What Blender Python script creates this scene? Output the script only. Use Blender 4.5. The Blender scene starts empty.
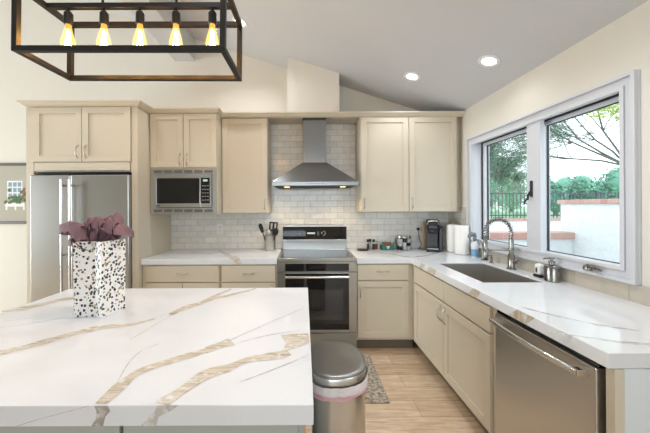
import bpy, bmesh, math, random
from mathutils import Vector, Matrix, noise
random.seed(7)
S = bpy.context.scene
COL = S.collection
PI = math.pi

# ------------------------------------------------------------------ camera
F = 295.0; VX, VY = 304.0, 206.0; ROLL = 0.005; HC = 1.42
cd = bpy.data.cameras.new('camera'); cam = bpy.data.objects.new('camera', cd); COL.objects.link(cam)
cam.location = (0, 0, HC); cam.rotation_euler = (PI/2, ROLL, 0)
cd.sensor_width = 36; cd.lens = F/650*36
cd.shift_x = (325-VX)/650; cd.shift_y = -(216.5-VY)/650
cd.clip_start = 0.02; cd.clip_end = 500
S.camera = cam

# ------------------------------------------------------------------ world, exposure
XL_ = -7.0
S.view_settings.view_transform = 'Standard'; S.view_settings.look = 'None'
S.view_settings.gamma = 1; S.view_settings.exposure = 0.46
S.view_settings.use_curve_mapping = False
W = bpy.data.worlds.new('overcast_sky'); S.world = W; W.use_nodes = True
wb = W.node_tree.nodes['Background']; wb.inputs[0].default_value = (0.84, 0.93, 1.0, 1); wb.inputs[1].default_value = 2.2

def area(name, loc, rot, sx, sy, power, col=(1, 1, 1)):
    l = bpy.data.lights.new(name, 'AREA'); l.shape = 'RECTANGLE'; l.size = sx; l.size_y = sy; l.energy = power; l.color = col
    o = bpy.data.objects.new(name, l); COL.objects.link(o); o.location = loc; o.rotation_euler = rot
    return o
# unseen area lights added at rear and left openings to brighten the room
area('rear_opening_fill', (-.2, -6.12, 1.71), (PI/2, 0, 0), 3.6, 1.40, 40, (0.76, 0.89, 1.0))
area('left_opening_fill', (XL_-.02, 1.0, 1.25), (PI/2, 0, -PI/2), 2.7, 2.2, 150, (0.90, 0.98, 1.0))

# ------------------------------------------------------------------ helpers
def srgb(r, g, b):
    f = lambda c: (c/255/12.92) if c/255 <= 0.04045 else ((c/255+0.055)/1.055)**2.4
    return (f(r), f(g), f(b), 1)

MATS = {}
def mat(name, col, rough=0.5, metal=0.0, bump=0.0, bscale=60, var=0.0, vscale=8, spec=0.5, stretch=None, emit=None, estr=0, trans=0, coat=0, ior=1.45):
    if name in MATS: return MATS[name]
    m = bpy.data.materials.new(name); m.use_nodes = True
    nt = m.node_tree; b = nt.nodes['Principled BSDF']
    b.inputs['Base Color'].default_value = col; b.inputs['Roughness'].default_value = rough; b.inputs['Metallic'].default_value = metal
    b.inputs['Specular IOR Level'].default_value = spec; b.inputs['IOR'].default_value = ior
    b.inputs['Transmission Weight'].default_value = trans; b.inputs['Coat Weight'].default_value = coat
    if emit: b.inputs['Emission Color'].default_value = emit; b.inputs['Emission Strength'].default_value = estr
    tc = nt.nodes.new('ShaderNodeTexCoord'); mp = nt.nodes.new('ShaderNodeMapping')
    nt.links.new(tc.outputs['Object'], mp.inputs['Vector'])
    if stretch: mp.inputs['Scale'].default_value = stretch
    if var:
        n = nt.nodes.new('ShaderNodeTexNoise'); n.inputs['Scale'].default_value = vscale; n.inputs['Detail'].default_value = 5
        nt.links.new(mp.outputs[0], n.inputs['Vector'])
        mx = nt.nodes.new('ShaderNodeMix'); mx.data_type = 'RGBA'
        mx.inputs['A'].default_value = tuple(c*(1-var) for c in col[:3])+(1,); mx.inputs['B'].default_value = tuple(min(1, c*(1+var)) for c in col[:3])+(1,)
        nt.links.new(n.outputs['Fac'], mx.inputs['Factor']); nt.links.new(mx.outputs['Result'], b.inputs['Base Color'])
    if bump:
        n = nt.nodes.new('ShaderNodeTexNoise'); n.inputs['Scale'].default_value = bscale; n.inputs['Detail'].default_value = 4
        nt.links.new(mp.outputs[0], n.inputs['Vector'])
        bp = nt.nodes.new('ShaderNodeBump'); bp.inputs['Strength'].default_value = bump; bp.inputs['Distance'].default_value = 0.01
        nt.links.new(n.outputs['Fac'], bp.inputs['Height']); nt.links.new(bp.outputs[0], b.inputs['Normal'])
    MATS[name] = m
    return m

class MB:
    """collects shapes (world coordinates) and links them as one mesh object"""
    def __init__(s): s.bm = bmesh.new(); s.mi = 0
    def _f(s, vs):
        try:
            f = s.bm.faces.new(vs); f.material_index = s.mi; return f
        except ValueError: return None
    def box(s, x0, x1, y0, y1, z0, z1, fn=None):
        fn = fn or (lambda p: p)
        v = [s.bm.verts.new(fn((x, y, z))) for x in (x0, x1) for y in (y0, y1) for z in (z0, z1)]
        for q in ((0, 1, 3, 2), (4, 6, 7, 5), (0, 4, 5, 1), (2, 3, 7, 6), (0, 2, 6, 4), (1, 5, 7, 3)): s._f([v[i] for i in q])
        return s
    def prism(s, pts, z0, z1, fn=None):
        fn = fn or (lambda p: p)
        a = [s.bm.verts.new(fn((p[0], p[1], z0))) for p in pts]; b = [s.bm.verts.new(fn((p[0], p[1], z1))) for p in pts]
        n = len(pts); s._f(a[::-1]); s._f(b)
        for i in range(n): s._f([a[i], a[(i+1) % n], b[(i+1) % n], b[i]])
        return s
    def cells(s, xs, ys, fill, z0, z1, fn=None):
        """plate made of grid cells; fill(i,j) says which cells are solid"""
        fn = fn or (lambda p: p); V = {}
        def v(i, j, z):
            k = (i, j, z)
            if k not in V: V[k] = s.bm.verts.new(fn((xs[i], ys[j], z)))
            return V[k]
        nx, ny = len(xs)-1, len(ys)-1
        ok = lambda i, j: 0 <= i < nx and 0 <= j < ny and fill(i, j)
        for i in range(nx):
            for j in range(ny):
                if not ok(i, j): continue
                s._f([v(i, j, z1), v(i+1, j, z1), v(i+1, j+1, z1), v(i, j+1, z1)])
                s._f([v(i, j, z0), v(i, j+1, z0), v(i+1, j+1, z0), v(i+1, j, z0)])
                for (di, dj, a, b) in ((0, -1, (i, j), (i+1, j)), (1, 0, (i+1, j), (i+1, j+1)), (0, 1, (i+1, j+1), (i, j+1)), (-1, 0, (i, j+1), (i, j))):
                    if not ok(i+di, j+dj): s._f([v(*a, z0), v(*b, z0), v(*b, z1), v(*a, z1)])
        return s
    def lathe(s, c, prof, n=32, cap=True, fn=None):
        """prof: (r,z) pairs from bottom to top round a vertical axis through c"""
        fn = fn or (lambda p: p); rings = []
        for r, z in prof:
            rings.append([s.bm.verts.new(fn((c[0]+r*math.cos(2*PI*k/n), c[1]+r*math.sin(2*PI*k/n), c[2]+z))) for k in range(n)])
        for a, b in zip(rings, rings[1:]):
            for k in range(n): s._f([a[k], a[(k+1) % n], b[(k+1) % n], b[k]])
        if cap:
            s._f(rings[0][::-1]); s._f(rings[-1])
        return s
    def tube(s, pts, r, n=10, closed=False, cap=True):
        pts = [Vector(p) for p in pts]; m = len(pts); rings = []
        up = None
        for i, p in enumerate(pts):
            if closed: t = (pts[(i+1) % m]-pts[i-1])
            else: t = pts[min(i+1, m-1)]-pts[max(i-1, 0)]
            t.normalize()
            if up is None:
                up = Vector((0, 0, 1)) if abs(t.z) < 0.9 else Vector((1, 0, 0))
            a = t.cross(up)
            if a.length < 1e-6: a = t.orthogonal()
            a.normalize(); b = a.cross(t).normalized(); up = b
            rr = r[i] if isinstance(r, (list, tuple)) else r
            rings.append([s.bm.verts.new(p+a*rr*math.cos(2*PI*k/n)+b*rr*math.sin(2*PI*k/n)) for k in range(n)])
        for i in range(m if closed else m-1):
            A, B = rings[i], rings[(i+1) % m]
            for k in range(n): s._f([A[k], A[(k+1) % n], B[(k+1) % n], B[k]])
        if cap and not closed: s._f(rings[0][::-1]); s._f(rings[-1])
        return s
    def ball(s, c, r, sc=(1, 1, 1), sub=2):
        ret = bmesh.ops.create_icosphere(s.bm, subdivisions=sub, radius=r)
        for v in ret['verts']: v.co = Vector((c[0]+v.co.x*sc[0], c[1]+v.co.y*sc[1], c[2]+v.co.z*sc[2]))
        for v in ret['verts']:
            for f in v.link_faces: f.material_index = s.mi
        return s
    def build(s, name, mats, parent=None, bevel=0, smooth=False, angle=35, recalc=True):
        bm = s.bm
        if recalc: bmesh.ops.recalc_face_normals(bm, faces=bm.faces)
        me = bpy.data.meshes.new(name)
        if parent is not None:
            L = parent_world(parent); bmesh.ops.translate(bm, verts=bm.verts, vec=-L)
        if smooth:
            for f in bm.faces: f.smooth = True
        bm.to_mesh(me); bm.free()
        for m in (mats if isinstance(mats, (list, tuple)) else [mats]): me.materials.append(m)
        o = bpy.data.objects.new(name, me); COL.objects.link(o)
        if parent is not None: o.parent = parent
        if bevel:
            b = o.modifiers.new('bevel', 'BEVEL'); b.width = bevel; b.segments = 2; b.limit_method = 'ANGLE'; b.angle_limit = math.radians(40)
        if smooth:
            try: me.set_sharp_from_angle(angle=math.radians(angle))
            except Exception: pass
        return o
def parent_world(p):
    L = Vector(p.location)
    while p.parent is not None: p = p.parent; L = L+Vector(p.location)
    return L

def tag(o, label, cat, group=None, kind=None):
    o['label'] = label; o['category'] = cat
    if group: o['group'] = group
    if kind: o['kind'] = kind
    return o
def thing(name, loc, label, cat, group=None):
    o = bpy.data.objects.new(name, None); o.empty_display_size = 0.05; COL.objects.link(o); o.location = loc
    return tag(o, label, cat, group)
def struct(o, label=None):
    o['kind'] = 'structure'
    if label: o['label'] = label
    return o
def struct_empty(name, loc, label=None):
    o = bpy.data.objects.new(name, None); COL.objects.link(o); o.location = loc
    return struct(o, label)
def dup(root, loc=None, rotz=None, label=None):
    r = root.copy(); COL.objects.link(r)
    if loc is not None: r.location = loc
    if rotz is not None: r.rotation_euler = (0, 0, rotz)
    if label: r['label'] = label
    for ch in [c for c in ALLOBJ() if c.parent is root]:
        c = ch.copy(); COL.objects.link(c); c.parent = r
        for g in [c2 for c2 in ALLOBJ() if c2.parent is ch]:
            d = g.copy(); COL.objects.link(d); d.parent = c
    return r
def ALLOBJ(): return list(bpy.data.objects)
def onplane(px, py, z):
    """point of a horizontal plane seen at a place of the photograph"""
    dx, dz = (px-VX)/F, -(py-VY)/F
    c, s_ = math.cos(ROLL), math.sin(ROLL)
    d = Vector((dx*c+dz*s_, 1, -dx*s_+dz*c)); t = (z-HC)/d.z
    return Vector((0, 0, HC))+d*t

# ------------------------------------------------------------------ materials
M_wall = mat('wall_paint', srgb(221, 216, 205), 0.75, bump=0.05, bscale=180)
M_ceil = mat('ceiling_paint', srgb(205, 206, 209), 0.85, bump=0.15, bscale=70)
M_white = mat('white_trim_paint', srgb(232, 233, 236), 0.35)
M_cab = mat('greige_cabinet_paint', srgb(208, 198, 179), 0.38, var=0.03, vscale=3)
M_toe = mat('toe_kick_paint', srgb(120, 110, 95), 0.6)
M_nickel = mat('satin_nickel', srgb(196, 190, 180), 0.28, 1.0)
M_chrome = mat('polished_steel', srgb(215, 214, 212), 0.16, 1.0)
M_black = mat('black_metal', srgb(38, 36, 35), 0.42, 0.35, spec=0.4)
M_blackpl = mat('black_plastic', srgb(24, 24, 26), 0.35)
M_blackgl = mat('black_glass', srgb(14, 15, 17), 0.05, spec=0.7)
M_rubber = mat('dark_gasket', srgb(52, 55, 58), 0.6)
M_glossw = mat('white_plastic', srgb(238, 238, 236), 0.3)
M_paper = mat('paper_towel', srgb(245, 243, 238), 0.9, bump=0.2, bscale=120)
M_dark = mat('dark_recess', srgb(28, 27, 26), 0.8)

def steel(name, col, rough, stretch, aniso=0.5):
    m = mat(name, col, rough, 1.0)
    m.node_tree.nodes['Principled BSDF'].inputs['Anisotropic'].default_value = .3
    return m
M_steel = steel('brushed_stainless', srgb(178, 178, 175), 0.28, (3, 3, 260))       # horizontal grain
M_steelv = steel('brushed_stainless_upright_grain', srgb(206, 206, 204), 0.25, (260, 260, 3))
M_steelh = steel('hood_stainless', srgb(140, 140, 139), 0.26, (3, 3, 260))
M_steelw = steel('dishwasher_stainless', srgb(206, 204, 200), 0.30, (3, 3, 260))
M_steeld = steel('brushed_steel_sink', srgb(196, 193, 188), 0.42, (4, 200, 200))

def glass_mat(name, tint=(1, 1, 1, 1), base=0.04, rough=0.0):
    """thin pane: clear, with a Fresnel reflection"""
    m = bpy.data.materials.new(name); m.use_nodes = True; nt = m.node_tree; nt.nodes.clear()
    out = nt.nodes.new('ShaderNodeOutputMaterial'); t = nt.nodes.new('ShaderNodeBsdfTransparent'); t.inputs[0].default_value = tint
    g = nt.nodes.new('ShaderNodeBsdfGlossy'); g.inputs['Roughness'].default_value = rough
    lw = nt.nodes.new('ShaderNodeLayerWeight'); lw.inputs[0].default_value = .5
    pw = nt.nodes.new('ShaderNodeMath'); pw.operation = 'POWER'; pw.inputs[1].default_value = 5; nt.links.new(lw.outputs['Facing'], pw.inputs[0])
    fr = nt.nodes.new('ShaderNodeMath'); fr.operation = 'MULTIPLY_ADD'; fr.inputs[1].default_value = .6; fr.inputs[2].default_value = base*.6; nt.links.new(pw.outputs[0], fr.inputs[0])
    mx = nt.nodes.new('ShaderNodeMixShader'); nt.links.new(fr.outputs[0], mx.inputs[0]); nt.links.new(t.outputs[0], mx.inputs[1]); nt.links.new(g.outputs[0], mx.inputs[2])
    nt.links.new(mx.outputs[0], out.inputs[0]); return m
M_glass = glass_mat('window_glass', (0.97, 0.99, 0.985, 1))
M_jar = glass_mat('clear_jar_glass', (0.88, 0.9, 0.9, 1))
M_bulb = glass_mat('bulb_glass', (1.0, 0.90, 0.66, 1))
_nt = M_bulb.node_tree; _e = _nt.nodes.new('ShaderNodeEmission'); _e.inputs[0].default_value = (1, .62, .16, 1); _e.inputs[1].default_value = .55
_a = _nt.nodes.new('ShaderNodeAddShader'); _o = _nt.nodes['Material Output']; _l = _o.inputs[0].links[0].from_socket
_nt.links.new(_l, _a.inputs[0]); _nt.links.new(_e.outputs[0], _a.inputs[1]); _nt.links.new(_a.outputs[0], _o.inputs[0])

def tile_mat(name, ua, va, tw, th, c1, c2, cm, rough, bumpy, off=0.5, shift=(0, 0)):
    m = bpy.data.materials.new(name); m.use_nodes = True; nt = m.node_tree; b = nt.nodes['Principled BSDF']
    tc = nt.nodes.new('ShaderNodeTexCoord'); sp = nt.nodes.new('ShaderNodeSeparateXYZ'); cb = nt.nodes.new('ShaderNodeCombineXYZ')
    nt.links.new(tc.outputs['Object'], sp.inputs[0]); nt.links.new(sp.outputs[ua], cb.inputs[0]); nt.links.new(sp.outputs[va], cb.inputs[1])
    ad = nt.nodes.new('ShaderNodeVectorMath'); ad.operation = 'ADD'; ad.inputs[1].default_value = (shift[0]+10*tw, shift[1]+100*th, 0); nt.links.new(cb.outputs[0], ad.inputs[0])
    br = nt.nodes.new('ShaderNodeTexBrick'); br.offset = off
    br.inputs['Color1'].default_value = c1; br.inputs['Color2'].default_value = c2; br.inputs['Mortar'].default_value = cm
    br.inputs['Scale'].default_value = 1; br.inputs['Mortar Size'].default_value = 0.0018; br.inputs['Mortar Smooth'].default_value = 0.4; br.inputs['Bias'].default_value = 0
    br.inputs['Brick Width'].default_value = tw; br.inputs['Row Height'].default_value = th
    nt.links.new(ad.outputs[0], br.inputs['Vector'])
    nz = nt.nodes.new('ShaderNodeTexNoise'); nz.inputs['Scale'].default_value = 16; nz.inputs['Detail'].default_value = 3; nt.links.new(tc.outputs['Object'], nz.inputs['Vector'])
    mx = nt.nodes.new('ShaderNodeMix'); mx.data_type = 'RGBA'; mx.blend_type = 'MULTIPLY'; mx.inputs['Factor'].default_value = 1
    mr = nt.nodes.new('ShaderNodeMapRange'); mr.inputs['To Min'].default_value = 0.86; mr.inputs['To Max'].default_value = 1.1; nt.links.new(nz.outputs['Fac'], mr.inputs['Value'])
    nt.links.new(br.outputs['Color'], mx.inputs['A']); nt.links.new(mr.outputs[0], mx.inputs['B']); nt.links.new(mx.outputs['Result'], b.inputs['Base Color'])
    b.inputs['Roughness'].default_value = rough
    iv = nt.nodes.new('ShaderNodeMath'); iv.operation = 'SUBTRACT'; iv.inputs[0].default_value = 1; nt.links.new(br.outputs['Fac'], iv.inputs[1])
    ml = nt.nodes.new('ShaderNodeMath'); ml.operation = 'MULTIPLY_ADD'; ml.inputs[1].default_value = bumpy; nt.links.new(nz.outputs['Fac'], ml.inputs[0]); nt.links.new(iv.outputs[0], ml.inputs[2])
    bp = nt.nodes.new('ShaderNodeBump'); bp.inputs['Strength'].default_value = 0.5; bp.inputs['Distance'].default_value = 0.004
    nt.links.new(ml.outputs[0], bp.inputs['Height']); nt.links.new(bp.outputs[0], b.inputs['Normal'])
    return m
M_tileB = tile_mat('glossy_subway_tile', 0, 2, 0.158, 0.0705, srgb(226, 226, 221), srgb(240, 239, 235), srgb(176, 172, 164), 0.12, 1.2)
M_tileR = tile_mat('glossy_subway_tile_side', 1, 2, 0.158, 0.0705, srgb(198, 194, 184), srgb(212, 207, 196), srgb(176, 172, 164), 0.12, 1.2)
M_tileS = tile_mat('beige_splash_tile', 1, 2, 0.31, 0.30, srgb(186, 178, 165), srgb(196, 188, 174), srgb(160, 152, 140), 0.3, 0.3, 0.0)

def plank_mat():
    m = tile_mat('oak_plank_floor', 0, 1, 1.25, 0.165, srgb(212, 187, 158), srgb(236, 215, 190), srgb(160, 136, 112), 0.36, 0.15, 0.37)
    nt = m.node_tree; b = nt.nodes['Principled BSDF']
    tc = nt.nodes.new('ShaderNodeTexCoord'); mp = nt.nodes.new('ShaderNodeMapping'); mp.inputs['Scale'].default_value = (1.6, 16, 1)
    nt.links.new(tc.outputs['Object'], mp.inputs['Vector'])
    n = nt.nodes.new('ShaderNodeTexNoise'); n.inputs['Scale'].default_value = 2.2; n.inputs['Detail'].default_value = 7; n.inputs['Distortion'].default_value = 1.2; nt.links.new(mp.outputs[0], n.inputs['Vector'])
    cr = nt.nodes.new('ShaderNodeValToRGB'); cr.color_ramp.elements[0].position = 0.3; cr.color_ramp.elements[0].color = (0.62, 0.54, 0.46, 1); cr.color_ramp.elements[1].position = 0.66; cr.color_ramp.elements[1].color = (1.05, 1.02, 1, 1)
    nt.links.new(n.outputs['Fac'], cr.inputs[0])
    old = b.inputs['Base Color'].links[0].from_socket
    mx = nt.nodes.new('ShaderNodeMix'); mx.data_type = 'RGBA'; mx.blend_type = 'MULTIPLY'; mx.inputs['Factor'].default_value = 0.8
    nt.links.new(old, mx.inputs['A']); nt.links.new(cr.outputs[0], mx.inputs['B']); nt.links.new(mx.outputs['Result'], b.inputs['Base Color'])
    return m
M_floor = plank_mat()

def quartz_mat():
    m = mat('white_quartz', srgb(236, 234, 232), 0.10, spec=0.5)
    nt = m.node_tree; b = nt.nodes['Principled BSDF']
    tc = nt.nodes.new('ShaderNodeTexCoord')
    n = nt.nodes.new('ShaderNodeTexNoise'); n.inputs['Scale'].default_value = 1.6; n.inputs['Detail'].default_value = 8; n.inputs['Distortion'].default_value = 0.6; nt.links.new(tc.outputs['Object'], n.inputs['Vector'])
    cr = nt.nodes.new('ShaderNodeValToRGB'); cr.color_ramp.elements[0].position = 0.32; cr.color_ramp.elements[0].color = srgb(222, 223, 226); cr.color_ramp.elements[1].position = 0.6; cr.color_ramp.elements[1].color = srgb(233, 235, 239)
    nt.links.new(n.outputs['Fac'], cr.inputs[0]); nt.links.new(cr.outputs[0], b.inputs['Base Color'])
    return m
M_quartz = quartz_mat()
def vein_mat(name, c1, c2, dens):
    m = bpy.data.materials.new(name); m.use_nodes = True; nt = m.node_tree; b = nt.nodes['Principled BSDF']
    b.inputs['Roughness'].default_value = 0.12
    tc = nt.nodes.new('ShaderNodeTexCoord'); mp = nt.nodes.new('ShaderNodeMapping'); mp.inputs['Rotation'].default_value = (0, 0, math.radians(-32)); mp.inputs['Scale'].default_value = (6, 60, 6)
    nt.links.new(tc.outputs['Object'], mp.inputs['Vector'])
    n = nt.nodes.new('ShaderNodeTexNoise'); n.inputs['Scale'].default_value = 1.0; n.inputs['Detail'].default_value = 6; n.inputs['Distortion'].default_value = 1.5; nt.links.new(mp.outputs[0], n.inputs['Vector'])
    cr = nt.nodes.new('ShaderNodeValToRGB'); cr.color_ramp.elements[0].position = 0.36; cr.color_ramp.elements[0].color = c1; cr.color_ramp.elements[1].position = 0.58; cr.color_ramp.elements[1].color = c2
    nt.links.new(n.outputs['Fac'], cr.inputs[0]); nt.links.new(cr.outputs[0], b.inputs['Base Color'])
    n2 = nt.nodes.new('ShaderNodeTexNoise'); n2.inputs['Scale'].default_value = 38; n2.inputs['Detail'].default_value = 5; nt.links.new(tc.outputs['Object'], n2.inputs['Vector'])
    cr2 = nt.nodes.new('ShaderNodeValToRGB'); cr2.color_ramp.elements[0].position = dens; cr2.color_ramp.elements[1].position = dens+0.2; nt.links.new(n2.outputs['Fac'], cr2.inputs[0])
    mx = nt.nodes.new('ShaderNodeMix'); mx.data_type = 'RGBA'; mx.inputs['A'].default_value = srgb(236, 234, 232)
    nt.links.new(cr2.outputs[0], mx.inputs['Factor']); nt.links.new(cr.outputs[0], mx.inputs['B']); nt.links.new(mx.outputs['Result'], b.inputs['Base Color'])
    return m
M_vein = vein_mat('gold_vein', srgb(184, 169, 147), srgb(218, 209, 194), 0.28)
M_veing = vein_mat('grey_vein', srgb(158, 152, 145), srgb(200, 195, 189), 0.30)

# ================================================================== THE SETTING
XR, YB, XL, YF = 1.72, 3.51, -7.0, -6.1      # right wall, back wall, left wall, rear wall
SL = 0.325; ZR = 2.434                        # ceiling slope, height at the right wall
def cz(x): return ZR+SL*(XR-x)

struct(MB().box(XL-.1, XR+.15, YF-.1, YB+.1, -0.1, 0).build('floor', M_floor))
b = MB(); b.prism([(XL-.12, cz(XL-.12)), (XR+.12, cz(XR+.12)), (XR+.12, cz(XR+.12)+.15), (XL-.12, cz(XL-.12)+.15)], YF-.12, YB+.12, lambda p: (p[0], p[2], p[1]))
struct(b.build('ceiling', M_ceil))
b = MB(); b.prism([(XL-.1, 0), (XR+.1, 0), (XR+.1, cz(XR+.1)), (XL-.1, cz(XL-.1))], YB, YB+.1, lambda p: (p[0], p[2], p[1]))
struct(b.build('wall_back', M_wall))
WY0, WY1, WZ0, WZ1 = 1.572, 2.988, 1.030, 2.062
b = MB(); b.cells([YF, -1.3, .2, WY0, WY1, YB], [0, WZ0, WZ1, ZR], lambda i, j: not (i in (1, 3) and j == 1), XR, XR+.14, lambda p: (p[2], p[0], p[1]))
struct(b.build('wall_right', M_wall))
b = MB(); b.cells([YF, -.35, 2.35, YB], [0, .15, 2.35, cz(XL)], lambda i, j: not (i == 1 and j == 1), XL-.1, XL, lambda p: (p[2], p[0], p[1]))
struct(b.build('wall_left', M_wall))
b = MB(); b.cells([XL, -2.05, 1.65, XR], [0, 1.0, 2.42, ZR], lambda i, j: not (i == 1 and j == 1), YF-.1, YF, lambda p: (p[0], p[2], p[1]))
b.prism([(XL, ZR), (XR, ZR), (XL, cz(XL))], YF-.1, YF, lambda p: (p[0], p[2], p[1]))
struct(b.build('wall_rear', M_wall))
# box beam under the slope, chimney chase above the hood
b = MB(); b.prism([(-1.525, 3.15), (-1.29, 3.15), (-1.29, cz(-1.29)+.05), (-1.525, cz(-1.525)+.05)], YF, YB, lambda p: (p[0], p[2], p[1]))
struct(b.build('trim_4', M_ceil))
b = MB(); b.prism([(-.178, 2.416), (.392, 2.416), (.392, cz(.392)+.03), (-.178, cz(-.178)+.03)], 3.22, YB, lambda p: (p[0], p[2], p[1]))
struct(b.build('wall_chase', M_wall))
# backsplashes
struct(MB().box(-1.577, XR, YB-.010, YB, 0.90, 2.395).build('trim_2', M_tileB))
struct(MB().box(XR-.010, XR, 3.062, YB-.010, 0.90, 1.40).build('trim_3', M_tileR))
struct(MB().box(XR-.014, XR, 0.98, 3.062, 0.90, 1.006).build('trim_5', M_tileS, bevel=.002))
# crown and the board over the wall cabinets
lip = [(-2.665, YB), (-2.665, 2.735), (-1.515, 2.735), (-1.515, 2.965), (-.848, 2.965), (-.848, 3.115), (XR, 3.115)]
def inset(path, d):
    out = []
    for i, p in enumerate(path):
        ox = oy = 0.0
        segs = ([(path[i-1], p)] if i else [])+([(p, path[i+1])] if i < len(path)-1 else [])
        for a, c in segs:
            dx, dy = c[0]-a[0], c[1]-a[1]; L = math.hypot(dx, dy); nx, ny = dy/L, -dx/L   # outward
            if abs(nx) > .5: ox = -nx*d
            if abs(ny) > .5: oy = -ny*d
        out.append((p[0]+ox, p[1]+oy))
    return out
b = MB(); prof = [(0.0, 2.416), (0.0, 2.405), (0.012, 2.398), (0.022, 2.386), (0.042, 2.374), (0.058, 2.370), (0.066, 2.370), (0.066, 2.416)]
rows = [[b.bm.verts.new((x, y, z)) for x, y in inset(lip, d)] for d, z in prof]
for A, B in zip(rows, rows[1:]+rows[:1]):
    for k in range(len(lip)-1): b._f([A[k], A[k+1], B[k+1], B[k]])
struct(b.build('trim_1', M_cab))
ins = inset(lip, .066)
b = MB(); b.prism(ins+[(XR, YB-.01), (-2.59, YB-.01)], 2.388, 2.414); struct(b.build('trim_6', M_cab))
struct(MB().box(XL, -2.70, YB-.016, YB, 0, .11).build('baseboard_back', M_white))
struct(MB().box(XL, XL+.016, 1.4, YB-.016, 0, .11).build('baseboard_left', M_white))

M_wtrim = mat('window_trim_paint', srgb(206, 208, 213), 0.35)
M_dnick = mat('dark_brushed_nickel', srgb(150, 148, 144), 0.22, 1.0)
# ------------------------------------------------------------------ window over the sink
w = struct_empty('window_1', (XR, 2.28, 1.01), 'white two-sash casement window over the sink counter')
OY0, OY1, OZ0, OZ1 = 1.502, 3.058, 1.008, 2.108
def ring(b, x0, x1, oy0, oy1, oz0, oz1, d):
    b.cells([oy0, oy0+d, oy1-d, oy1], [oz0, oz0+d, oz1-d, oz1], lambda i, j: not (i == 1 and j == 1), x0, x1, lambda p: (p[2], p[0], p[1]))
b = MB(); ring(b, 1.700, XR, OY0, OY1, OZ0, OZ1, .08); ring(b, 1.682, 1.700, OY0, OY1, OZ0, OZ1, .020); ring(b, 1.690, 1.700, OY0+.058, OY1-.058, OZ0+.058, OZ1-.058, .022)
b.build('casing', M_wtrim, w, bevel=.003)
b = MB(); ring(b, XR-.001, XR+.138, WY0, WY1, WZ0, WZ1, .012); b.build('jamb', M_wtrim, w, bevel=.002)
b = MB(); b.box(1.702, 1.736, 2.125, 2.249, WZ0+.013, WZ1-.013); b.box(1.736, 1.85, 2.252, 2.278, WZ0+.013, WZ1-.013); b.box(1.72, 1.736, 2.20, 2.278, WZ0+.013, WZ1-.013); b.build('mullion', M_wtrim, w, bevel=.003)
for (a, c) in ((2.280, WY1-.013), (WY0+.013, 2.250)):
    g = MB(); ring(g, 1.790, 1.845, a, c, WZ0+.013, WZ1-.013, .010); g.build('track', M_rubber, w)
    b = MB(); ring(b, 1.800, 1.852, a+.009, c-.009, WZ0+.021, WZ1-.022, .024); sash = b.build('sash', M_wtrim, w, bevel=.003)
    g = MB(); ring(g, 1.826, 1.842, a+.032, c-.032, WZ0+.044, WZ1-.045, .005); g.build('gasket', M_rubber, sash)
    MB().box(1.832, 1.836, a+.032, c-.032, WZ0+.044, WZ1-.045).build('pane', M_glass, sash)
b = MB(); b.box(1.690, 1.703, 2.192, 2.210, 1.48, 1.60); b.tube([(1.692, 2.201, 1.52), (1.672, 2.201, 1.49), (1.668, 2.201, 1.455)], [.009, .009, .007]); b.build('lock_lever', M_blackpl, w, bevel=.003)
b = MB(); b.box(1.800, 1.812, 2.36, 2.38, 1.43, 1.50); b.tube([(1.803, 2.37, 1.47), (1.785, 2.375, 1.46), (1.780, 2.385, 1.43)], .006); b.build('lock_lever', M_blackpl, w)
b = MB(); b.lathe((1.685, 1.755, 1.036), [(.021, -.004), (.022, .012), (.016, .024), (.006, .026)], 16); b.tube([(1.683, 1.755, 1.058), (1.675, 1.73, 1.060), (1.668, 1.69, 1.054), (1.664, 1.655, 1.048)], [.009, .011, .011, .008]); b.build('crank_handle', M_dnick, w, smooth=True)

# ================================================================== CABINETS
def fB(y): return lambda u, v, o: (u, y-o, v)      # front facing the camera, u = X
def fR(x): return lambda u, v, o: (x-o, u, v)      # front facing -X, u = Y
def door(parent, mp, u0, u1, v0, v1, stile=.058, name='door', slab=False):
    b = MB(); fn = lambda p: mp(*p)
    if slab: b.box(u0, u1, v0, v1, 0, .020, fn)
    else:
        b.box(u0, u1, v0, v1, 0, .010, fn)
        b.cells([u0, u0+stile, u1-stile, u1], [v0, v0+stile, v1-stile, v1], lambda i, j: not (i == 1 and j == 1), .010, .022, fn)
    return b.build(name, M_cab, parent, bevel=.002)
def pull(parent, mp, u, v, L=.115, vertical=True, m=None):
    P = []; R = []
    for k in range(13):
        t = k/12*2-1; o = .022+.030*(1-abs(t)**2.4)
        q = (u, v+t*L/2, o) if vertical else (u+t*L/2, v, o)
        P.append(mp(*q)); R.append(.0052-.0018*(1-abs(t)) + (.002 if abs(abs(t)-.66) < .05 else 0))
    b = MB(); b.tube(P, R, 8)
    for s in (-1, 1):
        q = (u, v+s*L/2) if vertical else (u+s*L/2, v)
        b.tube([mp(q[0], q[1], .020), mp(q[0], q[1], .028)], .0075, 8)
    return b.build('handle', m or M_nickel, parent, smooth=True)

# fridge surround with the two-door cabinet above
FY = 2.80
t = thing('refrigerator_cabinet', (-2.10, 3.15, 0), 'tall greige surround with a two-door cabinet above the steel refrigerator', 'cabinet')
MB().box(-2.635, -2.565, FY, YB-.002, 0, 2.372).build('side_panel', M_cab, t, bevel=.002)
MB().box(-1.635, -1.577, FY, YB-.002, 0, 2.372).build('side_panel', M_cab, t, bevel=.002)
MB().box(-2.565, -1.635, FY+.012, YB-.002, 1.755, 2.386).build('carcass', M_cab, t)
mp = fB(FY+.012)
d = door(t, mp, -2.560, -2.103, 1.850, 2.366); pull(d, mp, -2.140, 1.945)
d = door(t, mp, -2.097, -1.640, 1.850, 2.366); pull(d, mp, -2.060, 1.945)
door(t, mp, -2.552, -1.648, 1.766, 1.842, name='rail', slab=True)

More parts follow.
